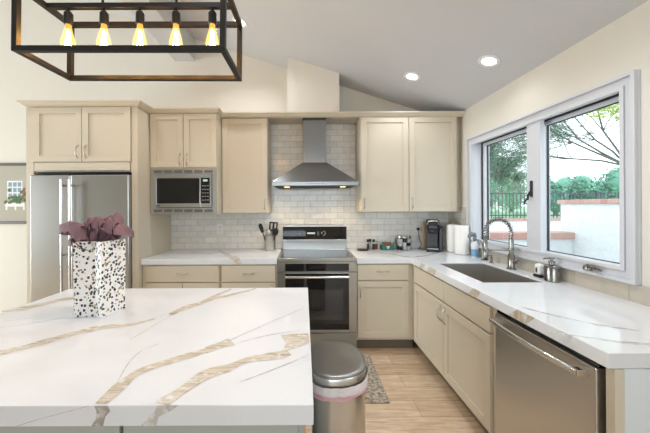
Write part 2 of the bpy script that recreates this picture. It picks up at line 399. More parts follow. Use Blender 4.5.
# microwave cabinet
t = thing('wall_cabinet', (-1.23, 3.27, 1.345), 'two-door wall cabinet holding the built-in microwave', 'cabinet')
b = MB(); MY = 3.035
b.box(-1.577, -.884, MY, YB-.012, 1.800, 2.386); b.box(-1.577, -1.556, MY, YB-.012, 1.345, 1.800); b.box(-.905, -.884, MY, YB-.012, 1.345, 1.800); b.box(-1.556, -.905, MY, YB-.012, 1.345, 1.362)
b.box(-1.556, -.905, YB-.03, YB-.012, 1.362, 1.800)
b.build('carcass', M_cab, t)
mp = fB(MY)
d = door(t, mp, -1.568, -1.233, 1.822, 2.368); pull(d, mp, -1.265, 1.905)
d = door(t, mp, -1.227, -.892, 1.822, 2.368); pull(d, mp, -1.195, 1.905)

# left of the hood
UY = 3.19
t = thing('wall_cabinet', (-.64, 3.35, 1.345), 'single tall door wall cabinet between the microwave and the hood', 'cabinet')
MB().box(-.882, -.388, UY, YB-.012, 1.345, 2.386).build('carcass', M_cab, t, bevel=.001)
mp = fB(UY); d = door(t, mp, -.876, -.394, 1.350, 2.362); pull(d, mp, -.425, 1.44)
# right of the hood
t = thing('wall_cabinet', (1.13, 3.35, 1.345), 'two tall door wall cabinet in the corner right of the hood', 'cabinet')
MB().box(.612, 1.650, UY, YB-.012, 1.350, 2.386).build('carcass', M_cab, t, bevel=.001)
MB().box(1.650, XR-.001, UY+.06, UY+.08, 1.350, 2.386).build('filler', M_cab, t)
d = door(t, mp, .618, 1.127, 1.355, 2.372); pull(d, mp, .648, 1.445)
d = door(t, mp, 1.133, 1.645, 1.355, 2.372); pull(d, mp, 1.163, 1.445)

# base cabinets on the back wall
BY = 2.872
def base_back(u0, u1, label, loc, doors, drawer):
    t = thing('base_cabinet', loc, label, 'cabinet')
    MB().box(u0, u1, BY, YB-.012, .115, .858).build('carcass', M_cab, t)
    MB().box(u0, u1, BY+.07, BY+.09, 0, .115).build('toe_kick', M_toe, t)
    return t
mp = fB(BY)
t = base_back(-1.575, -.815, 'wide base cabinet under the microwave counter, next to the fridge panel', (-1.19, 3.2, 0), 0, 0)
d = door(t, mp, -1.532, -.828, .690, .845, name='drawer', slab=True); pull(d, mp, -1.18, .77, .10, False)
door(t, mp, -1.532, -1.183, .130, .680); door(t, mp, -1.177, -.828, .130, .680)
t = base_back(-.812, -.262, 'narrower base cabinet on the left side of the oven range', (-.54, 3.2, 0), 0, 0)
d = door(t, mp, -.800, -.280, .690, .845, name='drawer', slab=True); pull(d, mp, -.54, .77, .10, False)
d = door(t, mp, -.800, -.280, .130, .680); pull(d, mp, -.32, .60)
t = base_back(.506, 1.076, 'base cabinet with one drawer and one door right of the oven range', (.77, 3.2, 0), 0, 0)
d = door(t, mp, .516, 1.008, .700, .848, name='drawer', slab=True); pull(d, mp, .76, .785, .11, False)
d = door(t, mp, .516, 1.008, .142, .690); pull(d, mp, .538, .585, .11)

# sink base along the right wall
RX = 1.060
t = thing('base_cabinet', (1.38, 2.23, 0), 'long two-door sink base cabinet along the window wall', 'cabinet')
b = MB()
b.box(RX, RX+.02, 1.622, 2.872, .115, .858); b.box(RX+.02, XR-.012, 1.622, 1.64, .115, .858); b.box(RX+.02, XR-.012, 2.852, 2.872, .115, .858); b.box(RX+.02, XR-.012, 1.64, 2.852, .115, .135); b.box(RX+.02, 1.09, 1.64, 2.852, .78, .858)
b.build('carcass', M_cab, t)
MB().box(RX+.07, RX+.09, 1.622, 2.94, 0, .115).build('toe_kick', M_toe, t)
mp = fR(RX)
door(t, mp, 2.218, 2.800, .700, .845, name='drawer_front', slab=True); door(t, mp, 1.658, 2.212, .700, .845, name='drawer_front', slab=True)
d = door(t, mp, 2.218, 2.800, .135, .688); pull(d, mp, 2.250, .60)
d = door(t, mp, 1.658, 2.212, .135, .688); pull(d, mp, 2.180, .60)

# end panel beside the dishwasher
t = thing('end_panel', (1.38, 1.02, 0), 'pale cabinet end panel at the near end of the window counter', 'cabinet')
MB().box(RX+.030, XR-.012, 1.006, 1.036, 0, .858).build('panel', mat('bluish_white_panel', srgb(220, 226, 230), .4), t, bevel=.002)  # panel paler and bluer than the greige stile beside it
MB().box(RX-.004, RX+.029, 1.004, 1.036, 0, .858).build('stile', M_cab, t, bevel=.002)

# ------------------------------------------------------------------ worktops
def vein(b, pts, z, wob=.35, n=10, mi=1):
    """ribbon of mineral vein lying flush in the slab; pts = (px, py, width in metres)"""
    b.mi = mi; P = []
    raw = [(onplane(x, y, z), w) for x, y, w in pts]; M_ = len(raw)
    for i in range(M_-1):
        p0, p1, p2, p3 = raw[max(i-1, 0)], raw[i], raw[i+1], raw[min(i+2, M_-1)]
        for k in range(n):
            t = k/n; cr = lambda a, b_, c, d: .5*((2*b_)+(c-a)*t+(2*a-5*b_+4*c-d)*t*t+(3*b_-a-3*c+d)*t**3)
            P.append((cr(p0[0], p1[0], p2[0], p3[0]), p1[1]+(p2[1]-p1[1])*t))
    P.append(raw[-1]); L = []; Rr = []; h = Vector((0, 0, (.0007 if mi == 1 else .0002)+.00012*(len(b.bm.verts) % 7)))
    for i, (p, wd) in enumerate(P):
        d = (P[min(i+1, len(P)-1)][0]-P[max(i-1, 0)][0]).normalized(); nn = Vector((-d.y, d.x, 0))
        j = noise.noise(p*9)*.010*min(1, wd/.02)
        a = wd*(.5+wob*noise.noise(p*16+Vector((3, 1, 7)))); c = wd*(.5+wob*noise.noise(p*16+Vector((9, 5, 2))))
        L.append(b.bm.verts.new(p+nn*(a+j)+h)); Rr.append(b.bm.verts.new(p-nn*(c-j)+h))
    for i in range(len(P)-1): b._f([L[i], Rr[i], Rr[i+1], L[i+1]])
    b.mi = 0
def blob(b, pts, z, mi=1):
    """broad vein end with a ragged outline"""
    b.mi = mi; W_ = [onplane(x, y, z) for x, y in pts]; out = []
    for p, q in zip(W_, W_[1:]+W_[:1]):
        for k in range(8):
            c = p.lerp(q, k/8); out.append(b.bm.verts.new(c+Vector((noise.noise(c*30), noise.noise(c*30+Vector((4, 4, 4))), 0))*.006*(k > 0)+Vector((0, 0, .0010))))
    b._f(out); b.mi = 0
CZ = .914
QM = [M_quartz, M_vein, M_veing]
# island
ISX0, ISX1, ISY0, ISY1 = -1.455, .022, .752, 1.832
b = MB(); b.box(ISX0, ISX1, ISY0, ISY1, CZ-.054, CZ)
vein(b, [(-40, 358, .045), (0, 352.5, .052), (20, 349, .050), (52, 340, .050), (78, 332.5, .046), (105, 327, .040), (130, 324.5, .030), (155, 319, .008)], CZ)
vein(b, [(101, 404, .036), (111, 395, .038), (120, 387, .038), (137, 374, .036), (155, 365.5, .034), (172, 360, .036), (195, 353, .045), (212, 349, .050)], CZ)
blob(b, [(205, 347.5), (229, 338.5), (235, 345.5), (218, 349), (206, 353.5)], CZ)
vein(b, [(162, 404, .040), (171, 396, .042), (184, 386.5, .044), (209, 374.5, .046), (228, 368, .046), (246, 361, .040), (268, 357.5, .040), (288, 352, .046)], CZ)
blob(b, [(281, 335), (308, 333), (309.3, 337), (309.3, 342.5), (298, 347), (285, 353), (285, 343)], CZ)
vein(b, [(171, 314.5, .030), (180, 310.5, .046), (192, 306, .050), (206, 300.5, .036), (220, 294, .022), (232, 289, .016)], CZ)
vein(b, [(198, 304, .026), (214, 299, .028), (232, 294.5, .024), (256, 288.6, .018)], CZ)
vein(b, [(2, 312, .03), (24, 308, .060), (48, 302.5, .062), (66, 299, .055), (84, 297, .03)], CZ)
for q in ([(117, 384), (127, 365), (140, 352), (159, 344)], [(231, 340), (262, 326), (309, 306)], [(237, 343), (270, 335), (300, 330)], [(240, 382), (275, 369), (309, 355)], [(0, 328), (40, 322), (62, 318)], [(130, 340), (160, 322), (180, 310)], [(0, 322), (30, 318)]):
    vein(b, [(x, y, .0024) for x, y in q], CZ, .6, 10, 2)
def front_vein(b, pts, y):
    b.mi = 2; L = []; Rr = []
    for x, z, wd in pts:
        L.append(b.bm.verts.new((x-wd/2, y-.0004, z))); Rr.append(b.bm.verts.new((x+wd/2, y-.0004, z)))
    for i in range(len(pts)-1): b._f([L[i], Rr[i], Rr[i+1], L[i+1]])
    b.mi = 0
front_vein(b, [(-.520, .9135, .035), (-.514, .90, .035), (-.520, .885, .022), (-.53, .861, .03)], ISY0)
front_vein(b, [(-.350, .9135, .055), (-.362, .90, .04), (-.385, .885, .025), (-.40, .861, .04)], ISY0)
front_vein(b, [(-.55, .9135, .004), (-.62, .895, .004), (-.68, .88, .004), (-.74, .861, .004)], ISY0)
isl_top = tag(b.build('island_countertop', QM, bevel=.003), 'white quartz slab with broad tan veins on the kitchen island', 'countertop')
t = thing('island_cabinet', (-.72, 1.3, 0), 'grey panelled island base under the veined white slab', 'cabinet')
M_isl = mat('island_grey_paint', srgb(176, 180, 176), 0.45)
MB().box(-1.43, -.006, .80, 1.80, .10, .860).build('carcass', M_isl, t, bevel=.002)
MB().box(-1.38, -.056, .85, 1.75, 0, .10).build('toe_kick', M_toe, t)
mp = fB(.80)
for k in range(3): door(t, mp, -1.42+k*.47, -1.42+k*.47+.46, .13, .85, name='front_panel').data.materials[0] = M_isl

# left back counter
b = MB(); b.box(-1.575, -.262, 2.845, YB-.011, CZ-.054, CZ)
vein(b, [(219, 250.5, .05), (224, 253, .05), (230, 256, .07), (237, 259.2, .08)], CZ)
vein(b, [(148, 258, .01), (180, 254, .01), (205, 251, .02)], CZ, .5, 10, 2)
b.mi = 1; vs = [b.bm.verts.new(p) for p in ((-.69, 2.8446, .9138), (-.62, 2.8446, .9138), (-.60, 2.8446, .862), (-.645, 2.8446, .862))]; b._f(vs); b.mi = 0
tag(b.build('countertop', QM, bevel=.003), 'short white quartz worktop between the refrigerator and the range', 'countertop')
# L-shaped counter with the sink cut-out
SX0, SX1, SY0, SY1 = 1.172, 1.575, 1.93, 2.595
xs = [.506, 1.032, SX0, SX1, XR-.011]; ys = [1.004, SY0, SY1, 2.845, YB-.011]
b = MB(); b.cells(xs, ys, lambda i, j: (i >= 1 or j == 3) and not (i == 2 and j == 1), CZ-.054, CZ)
vein(b, [(522, 307, .012), (560, 317, .02), (600, 325, .025), (641, 331, .012)], CZ, .5, 10, 2)
vein(b, [(548, 331, .008), (590, 338, .02), (662, 346, .02)], CZ, .5, 10, 2)
vein(b, [(372, 252, .03), (392, 254, .04), (408, 257, .05), (424, 256, .03), (440, 252, .02)], CZ, .5, 10, 2)
b.mi = 1
for (a, c, e) in ((2.52, 2.60, .05), (2.30, 2.44, .05), (1.32, 1.43, .07), (1.72, 1.80, .06)):
    vs = [b.bm.verts.new(p) for p in ((1.0316, a, .9138), (1.0316, c, .9138), (1.0316, c+e, .862), (1.0316, a+e*.8, .862))]; b._f(vs)
b.mi = 0
tag(b.build('countertop', QM, bevel=.003), 'white quartz corner worktop running under the window with the sink cut in', 'countertop')

# sink
t = thing('kitchen_sink', (1.375, 2.26, .66), 'undermount stainless single basin sink below the window', 'sink')
b = MB(); z0, z1 = .680, CZ-.008
b.cells([SX0+.0015, SX0+.006, SX1-.006, SX1-.0015], [SY0+.0015, SY0+.006, SY1-.006, SY1-.0015], lambda i, j: not (i == 1 and j == 1), z0, z1)
b.box(SX0+.006, SX1-.006, SY0+.006, SY1-.006, z0, z0+.006)
b.build('basin', M_steeld, t)
for y in (2.27,):
    MB().lathe((1.38, y, z0+.006), [(.045, 0), (.045, .003), (.03, .004), (.028, .001)], 24).build('drain', M_chrome, t, smooth=True)

# ================================================================== APPLIANCES
# refrigerator
t = thing('refrigerator', (-2.10, 3.1, 0), 'side-by-side stainless refrigerator standing in the tall surround', 'refrigerator')
MB().box(-2.555, -1.645, 2.815, 3.46, .02, 1.735).build('body', M_rubber, t)
MB().box(-2.555, -1.645, 2.83, 2.87, 0, .09).build('kick_grille', M_dark, t)
def fdoor(x0, x1, hx):
    d = MB().box(x0, x1, 2.755, 2.813, .095, 1.722).build('door', M_steel, t, bevel=.008)
    b = MB(); b.tube([(hx, 2.700, .40), (hx, 2.700, 1.675)], .0105, 12)
    for z in (.45, .98, 1.62): b.tube([(hx, 2.702, z), (hx, 2.757, z)], .010, 10)
    b.build('handle', M_chrome, d, smooth=True)
fdoor(-2.560, -2.188, -2.222); fdoor(-2.180, -1.638, -2.145)
MB().box(-2.50, -1.66, 2.77, 2.86, 1.7355, 1.752).build('hinge_cover', M_blackpl, t, bevel=.003)

# microwave
t = thing('microwave', (-1.23, 3.2, 1.365), 'built-in stainless microwave with black glass door below the short cabinet', 'microwave')
MB().box(-1.50, -.955, MY+.01, YB-.06, 1.385, 1.77).build('body', M_rubber, t)
b = MB(); b.cells([-1.566, -1.522, -.938, -.896], [1.350, 1.408, 1.752, 1.806], lambda i, j: not (i == 1 and j == 1), MY-.018, MY+.006, lambda p: (p[0], p[2], p[1]))
b.build('trim_kit', M_steel, t, bevel=.002)
M_ventg = mat('vent_grey', srgb(112, 112, 112), .5, .6)
for z0 in (1.364, 1.764):
    for k in range(6):
        x = -1.535+k*.1035
        b = MB(); b.box(x, x+.085, MY-.0195, MY-.017, z0, z0+.028); b.build('vent_grille', M_ventg, t)
b = MB(); b.cells([-1.518, -1.500, -1.062, -1.052], [1.412, 1.452, 1.708, 1.748], lambda i, j: not (i == 1 and j == 1), MY-.034, MY-.004, lambda p: (p[0], p[2], p[1]))
d = b.build('door', M_steel, t, bevel=.003)
MB().box(-1.500, -1.062, MY-.031, MY-.010, 1.452, 1.708).build('door_glass', M_blackgl, d)
b = MB(); b.tube([(-1.50, MY-.045, 1.728), (-1.08, MY-.045, 1.728)], .008, 10); b.box(-1.495, -1.48, MY-.045, MY-.03, 1.722, 1.734); b.box(-1.10, -1.085, MY-.045, MY-.03, 1.722, 1.734)
MB().lathe((-1.492, MY-.034, 1.430), [(.009, 0), (.009, .0012)], 16, fn=None)
b = MB(); b.box(-1.483, -1.474, MY-.0352, MY-.034, 1.424, 1.438); b.box(-1.470, -1.461, MY-.0352, MY-.034, 1.424, 1.438)
b.prism([(-1.494+.008*math.cos(a*PI/8), 1.431+.008*math.sin(a*PI/8)) for a in range(16)], MY-.0352, MY-.034, lambda p: (p[0], p[2], p[1])); b.build('maker_mark', M_dark, d)
cp = MB().box(-1.050, -.942, MY-.034, MY-.004, 1.412, 1.748); cp = cp.build('control_panel', M_steel, t, bevel=.003)
MB().box(-1.048, -.958, MY-.0355, MY-.030, 1.452, 1.712).build('key_pad', M_blackgl, cp)
M_disp = mat('display_digits', srgb(190, 205, 205), .4, emit=srgb(190, 210, 215), estr=.25)
M_key = mat('key_legend', srgb(150, 150, 150), .5)
MB().box(-1.025, -.980, MY-.0365, MY-.0350, 1.675, 1.695).build('display', M_disp, cp)
b = MB()
for r in range(5):
    for c in range(3): MB().box(-1.036+c*.026, -1.020+c*.026, MY-.0365, MY-.0350, 1.482+r*.036, 1.490+r*.036).build('key_legend', M_key, cp)

# range hood
t = thing('range_hood', (.118, 3.3, 1.627), 'stainless pyramid chimney hood over the range', 'range hood')
HX = .118; hx0, hx1, hy0, hy1 = HX-.447, HX+.447, 3.045, YB-.011
cx0, cx1, cy0 = HX-.126, HX+.126, 3.225
b = MB()
R1 = [(hx0, hy0, 1.672), (hx1, hy0, 1.672), (hx1, hy1, 1.672), (hx0, hy1, 1.672)]; R2 = [(cx0-.004, cy0-.004, 1.895), (cx1+.004, cy0-.004, 1.895), (cx1+.004, hy1, 1.895), (cx0-.004, hy1, 1.895)]
v1 = [b.bm.verts.new(p) for p in R1]; v2 = [b.bm.verts.new(p) for p in R2]
for k in range(4): b._f([v1[k], v1[(k+1) % 4], v2[(k+1) % 4], v2[k]])
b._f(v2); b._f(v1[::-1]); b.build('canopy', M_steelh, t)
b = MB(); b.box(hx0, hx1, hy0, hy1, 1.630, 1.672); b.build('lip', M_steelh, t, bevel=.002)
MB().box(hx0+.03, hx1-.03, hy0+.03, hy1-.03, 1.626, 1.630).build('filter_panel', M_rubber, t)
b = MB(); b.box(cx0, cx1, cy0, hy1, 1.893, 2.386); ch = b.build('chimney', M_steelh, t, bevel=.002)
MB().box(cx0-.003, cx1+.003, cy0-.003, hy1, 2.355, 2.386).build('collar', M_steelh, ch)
b = MB()
for k in range(5): MB().lathe((HX-.08+k*.04, hy0-.001, 1.651), [(.006, -.003), (.006, .003)], 12).build('button', M_rubber, t)
M_led = mat('hood_lamp', srgb(255, 214, 150), .4, emit=srgb(255, 205, 140), estr=3)
for x in (HX-.30, HX+.30):
    MB().lathe((x, 3.17, 1.6225), [(.03, 0), (.03, .004)], 20).build('lamp', M_led, t)
    l = bpy.data.lights.new('hood_lamp_light', 'SPOT'); l.energy = 5.5; l.color = (1, .74, .45); l.spot_size = 2.4; l.spot_blend = .8; l.shadow_soft_size = .03
    o = bpy.data.objects.new('hood_lamp_light', l); COL.objects.link(o); o.location = (x, 3.17, 1.618)

# oven range
t = thing('oven_range', (.121, 3.1, 0), 'freestanding stainless range with black glass oven door and raised control panel', 'range')
OX0, OX1, OYF = -.255, .498, 2.835
MB().box(OX0+.004, OX1-.004, OYF+.02, YB-.03, .03, .900).build('body', M_steel, t)
MB().box(OX0+.02, OX1-.02, OYF+.07, YB-.10, 0, .03).build('base', M_dark, t)
b = MB(); b.cells([OX0, OX0+.018, OX1-.018, OX1], [OYF-.025, OYF+.01, 3.36, 3.40], lambda i, j: not (i == 1 and j == 1), .890, .922); b.build('cooktop_rim', M_steel, t, bevel=.004)
gt = MB().box(OX0+.018, OX1-.018, OYF+.01, 3.36, .900, .917).build('cooktop_glass', M_blackgl, t)
M_ring = mat('burner_print', srgb(90, 90, 92), .3)
for (x, y, r) in ((-.06, 2.98, .105), (.30, 2.98, .095), (-.06, 3.22, .075), (.30, 3.22, .085), (.12, 3.25, .05)):
    b = MB(); b.lathe((x, y, .9172), [(r-.002, 0), (r, 0.0003), (r+.002, 0)], 40, cap=False); b.build('burner_ring', M_ring, gt)
# raised control panel
b = MB(); b.box(OX0+.012, OX1-.012, 3.40, YB-.02, .915, 1.198); bg = b.build('backguard', M_steel, t, bevel=.004)
MB().box(OX0+.010, OX1-.010, 3.388, 3.402, 1.035, 1.180).build('control_panel', M_blackgl, bg, bevel=.003)
MB().box(OX0+.008, OX1-.008, 3.384, 3.41, 1.012, 1.036).build('trim_bar', M_steel, bg, bevel=.003)
MB().box(OX0+.008, OX1-.008, 3.386, 3.41, 1.180, 1.200).build('trim_bar', M_steel, bg, bevel=.003)
b = MB(); yk = 3.3868
b.box(.035, .125, yk, yk+.002, 1.098, 1.116); b.build('display', M_disp, bg)
def key(*a): MB().box(*a).build('key_legend', M_key, bg)
key(-.095, -.050, yk, yk+.002, 1.102, 1.110)
for k in range(3): key(-.005, .018, yk, yk+.002, 1.085+k*.016, 1.091+k*.016)
for k in range(3): key(.150, .175, yk, yk+.002, 1.085+k*.016, 1.091+k*.016)
for a in range(9):
    an = -PI*.5+a*PI/8; key(.222+.022*math.cos(an)-.004, .222+.022*math.cos(an)+.004, yk, yk+.002, 1.107+.024*math.sin(an)-.004, 1.107+.024*math.sin(an)+.004)
key(.195, .210, yk, yk+.002, 1.100, 1.122)
# front: vent strip, door, drawer
vs_ = MB().box(OX0, OX1, OYF-.012, OYF+.02, .790, .888).build('upper_panel', M_steel, t, bevel=.003)
MB().box(OX0+.072, OX1-.072, OYF-.015, OYF-.005, .796, .868).build('dark_glass', M_blackgl, vs_)
dd = MB().box(OX0, OX1, OYF-.012, OYF+.02, .205, .783).build('oven_door', M_steel, t, bevel=.003)
MB().box(OX0+.072, OX1-.072, OYF-.015, OYF-.005, .235, .772).build('door_glass', M_blackgl, dd)
M_win = mat('oven_window', srgb(40, 40, 42), .04, spec=.8)
MB().box(OX0+.13, OX1-.13, OYF-.0165, OYF-.008, .33, .62).build('window', M_win, dd)
b = MB(); b.tube([(OX0+.075, OYF-.058, .748), (OX1-.075, OYF-.058, .748)], .014, 12)
for x in (OX0+.10, OX1-.10): b.tube([(x, OYF-.056, .748), (x, OYF-.012, .748)], .010, 10)
b.build('handle', M_chrome, dd, smooth=True)
dr = MB().box(OX0, OX1, OYF-.012, OYF+.02, .045, .198).build('warming_drawer', M_steel, t, bevel=.003)

# dishwasher
t = thing('dishwasher', (1.36, 1.33, 0), 'stainless dishwasher with bar handle at the near end of the window counter', 'dishwasher')
MB().box(RX+.02, XR-.05, 1.05, 1.61, .03, .850).build('tub', M_dark, t)
dw = MB().box(RX-.022, RX+.018, 1.052, 1.608, .105, .835).build('door', M_steelw, t, bevel=.004)
MB().box(RX-.010, RX+.018, 1.052, 1.608, .836, .857).build('control_strip', M_blackgl, t)
MB().box(RX+.05, RX+.07, 1.05, 1.61, 0, .10).build('kick_plate', M_dark, t)
b = MB(); P = []
for k in range(21):
    u = k/20; P.append((RX-.062-.018*math.sin(PI*u), 1.078+u*.50, .806))
b.tube(P, .0125, 12)
for y in (1.085, 1.571): b.box(RX-.068, RX-.020, y-.011, y+.011, .794, .818)
b.build('handle', M_chrome, dw, smooth=True)

# ================================================================== PENDANT
lamp = thing('pendant_light', (-.8175, 1.462, 2.123), 'black open-frame linear pendant with five glowing bulbs above the island', 'pendant light')
LX0, LX1, LY0, LY1, LZ0, LZ1, T = -1.296, -.339, 1.300, 1.624, 2.110, 2.426, .024
fb = MB()
for z in (LZ0, LZ1-T):
    for y in (LY0, LY1-T): fb.box(LX0, LX1, y, y+T, z, z+T)
    for x in (LX0, LX1-T): fb.box(x, x+T, LY0+T, LY1-T, z, z+T)
for x in (LX0, LX1-T):
    for y in (LY0, LY1-T): fb.box(x, x+T, y, y+T, LZ0+T, LZ1-T)
fb.build('frame', M_black, lamp, bevel=.0015)
LYM = (LY0+LY1)/2
MB().box(LX0+T, LX1-T, LYM-T/2, LYM+T/2, LZ1-T, LZ1).build('socket_bar', M_black, lamp, bevel=.0015)
M_fil = mat('filament', srgb(255, 190, 60), .5, emit=(1.0, .50, .10, 1), estr=38)
M_brass = mat('bulb_base', srgb(150, 110, 50), .35, 1.0)
proto = None
for k in range(5):
    x = -1.172+k*.1805
    c = (x, LYM, 0)
    b = MB(); b.lathe((x, LYM, 2.322), [(.018, 0), (.020, .003), (.020, .055), (.012, .066), (.006, .070), (.006, .085)], 20)
    so = b.build('socket', M_black, lamp, smooth=True)
    b = MB(); b.lathe((x, LYM, 2.188), [(.002, 0), (.014, .002), (.025, .010), (.031, .024), (.032, .036), (.029, .056), (.022, .084), (.016, .108), (.0135, .122), (.013, .134)], 24, cap=False)
    bu = b.build('bulb', M_bulb, lamp, smooth=True)
    MB().lathe((x, LYM, 2.298), [(.0125, 0), (.0125, .026)], 16).build('screw_base', M_brass, bu, smooth=True)
    b = MB()
    for a in range(6):
        an = a*PI/3; b.tube([(x+.007*math.cos(an), LYM+.007*math.sin(an), 2.292), (x+.015*math.cos(an), LYM+.015*math.sin(an), 2.205)], .0019, 6)
    b.tube([(x, LYM, 2.30), (x, LYM, 2.21)], .0025, 6)
    b.build('filament', M_fil, bu)
    l = bpy.data.lights.new('bulb_light', 'POINT'); l.energy = 2.4; l.color = (1, .66, .28); l.shadow_soft_size = .02
    o = bpy.data.objects.new('bulb_light', l); COL.objects.link(o); o.parent = lamp; o.location = Vector((x, LYM, 2.245))-Vector(lamp.location)
for x in (-1.0, -.63):
    MB().tube([(x, LYM, LZ1), (x, LYM, cz(x)-.02)], .006, 8).build('hanging_rod', M_black, lamp)
b = MB(); a0 = SL
b.prism([(-1.08, cz(-1.08)-.002), (-.55, cz(-.55)-.002), (-.55, cz(-.55)-.03), (-1.08, cz(-1.08)-.03)], LYM-.06, LYM+.06, lambda p: (p[0], p[2], p[1]))
b.build('canopy_plate', M_black, lamp)
lamp.rotation_euler = (0, math.radians(0.9), math.radians(-1.2))

# recessed ceiling lights
M_lens = mat('downlight_lens', srgb(255, 250, 240), .4, emit=(1, .96, .9, 1), estr=9)
def onceil(px, py):
    dx, dz = (px-VX)/F, -(py-VY)/F; d = Vector((dx*math.cos(ROLL)+dz*math.sin(ROLL), 1, -dx*math.sin(ROLL)+dz*math.cos(ROLL)))
    tt = (ZR+SL*XR-HC)/(d.z+SL*d.x); return Vector((0, 0, HC))+d*tt
tilt = math.atan(SL)
def downlight(p, label, power=9):
    t = thing('ceiling_light', p, label, 'ceiling light', 'recessed ceiling lights')
    r_ = MB().lathe(p, [(.050, -.004), (.075, -.006), (.078, -.002), (.078, .004)], 32, cap=False).build('trim_ring', M_white, t, smooth=True)
    MB().lathe(p, [(.051, -.003), (.051, .003)], 32).build('lens', M_lens, t)
    t.rotation_euler = (0, tilt, 0)
    l = bpy.data.lights.new('downlight', 'SPOT'); l.energy = power; l.color = (.92, .96, 1); l.spot_size = 2.5; l.spot_blend = .7; l.shadow_soft_size = .05
    o = bpy.data.objects.new('downlight', l); COL.objects.link(o); o.location = Vector(p)+Vector((0, 0, -.03))
downlight(onceil(412, 76.5), 'recessed ceiling downlight above the corner cabinets, smaller of the two right ones', 11)
downlight(onceil(489, 61), 'recessed ceiling downlight nearest the window wall', 3)
downlight(onceil(240, 22), 'recessed ceiling downlight half hidden behind the pendant frame corner', 22)
# extra downlights out of view, added over island and aisles for more top light
for (x, y, pw) in ((-1.75, 2.1, 24), (-.75, .98, 21), (.62, 1.35, 40)):
    downlight((x, y, cz(x)-.002), 'recessed ceiling downlight out of view, added to brighten the room', pw)

# ================================================================== SMALL THINGS
# trash can
def dshape(x0, x1, y0, y1, n=28, r=.03):
    """flat side at x0, round side towards x1"""
    cy = (y0+y1)/2; hy = (y1-y0)/2; W_ = x1-x0; p = []
    p += [(x0+r-r*math.cos(a*PI/8), y1-r+r*math.sin(a*PI/8)) for a in range(5)][::-1]
    p += [(x0+r-r*math.sin(a*PI/8), y0+r-r*math.cos(a*PI/8)) for a in range(5)][::-1] and []
    for k in range(n+1):
        a = PI/2-k*PI/n; ca, sa = math.cos(a), math.sin(a); e = 2/2.5
        p.append((x0+W_*.32+(W_*.68)*(abs(ca)**e), cy+hy*math.copysign(abs(sa)**e, sa)))
    q = [(x0+r*(1-math.sin(a*PI/8)), y0+r*(1-math.cos(a*PI/8))) for a in range(5)]
    s = [(x0+r*(1-math.cos(a*PI/8)), y1-r*(1-math.sin(a*PI/8))) for a in range(5)]
    return p[5:]+q+s
t = thing('trash_can', (.18, 1.455, 0), 'stainless step trash can beside the island with liner showing under the lid', 'trash can')
TX0, TX1, TY0, TY1 = .030, .302, 1.300, 1.668
def dwall(b, prof):
    rows = []
    for off, z in prof: rows.append([b.bm.verts.new((x, y, z)) for x, y in dshape(TX0+off, TX1-off, TY0+off, TY1-off, r=max(.03, .085-off))])
    for A, B in zip(rows, rows[1:]):
        n = len(A)
        for k in range(n): b._f([A[k], A[(k+1) % n], B[(k+1) % n], B[k]])
    b._f(rows[0][::-1]); b._f(rows[-1])
b = MB(); dwall(b, [(.006, .03), (.006, .575), (.02, .576)]); b.build('can_body', M_steelv, t, smooth=True, angle=50)
b = MB(); dwall(b, [(.010, 0), (.006, .004), (.006, .030)]); b.build('base_ring', M_blackpl, t, smooth=True)
b = MB(); dwall(b, [(.003, .612), (.002, .618), (.002, .648), (.006, .653)]); lidrim = b.build('lid_rim', M_steelv, t, smooth=True, angle=50)
b = MB(); dwall(b, [(.004, .653), (.003, .658), (.008, .663), (.022, .665), (.05, .666)]); b.build('lid', steel('brushed_lid', srgb(150, 148, 145), .36, (3, 3, 200)), t, smooth=True, angle=60)
# folded-over liner
M_liner = mat('liner_plastic', srgb(240, 232, 234), .4, var=.03, bump=.6, bscale=45)
M_pink = mat('liner_drawstring', srgb(222, 172, 184), .45, bump=.4, bscale=60)
def skirt(z0, z1, amp, name, m, o0, parent, par_z=None):
    b = MB(); out = dshape(TX0, TX1, TY0, TY1, n=60, r=.085); cxm, cym = (TX0+TX1)/2, (TY0+TY1)/2
    dense = []
    for i, p in enumerate(out):
        q = out[(i+1) % len(out)]
        L = math.hypot(q[0]-p[0], q[1]-p[1]); kk = max(1, int(L/.008))
        dense += [(p[0]+(q[0]-p[0])*k/kk, p[1]+(q[1]-p[1])*k/kk) for k in range(kk)]
    rows = []
    for j in range(5):
        f = j/4; row = []
        for x, y in dense:
            v = Vector((x*14, y*14, 3.1)); nz_ = noise.noise(v); n2 = noise.noise(v*3.3)
            o = o0+.004*n2+.006*nz_*math.sin(PI*f)
            d = Vector((x-cxm, y-cym)).normalized(); zz = z0+(z1-z0)*f + (amp*nz_*(1-f))
            row.append(b.bm.verts.new((x+d.x*o, y+d.y*o, zz)))
        rows.append(row)
    for A, B in zip(rows, rows[1:]):
        n = len(A)
        for k in range(n): b._f([A[k], A[(k+1) % n], B[(k+1) % n], B[k]])
    o = b.build(name, m, parent, smooth=True, angle=80); return o
ln = tag(skirt(.568, .618, .012, 'bin_liner', M_liner, .006, None), 'white bin liner folded over the rim of the steel trash can', 'bin liner')
t2 = skirt(.563, .579, .012, 'drawstring', M_pink, .0085, ln)

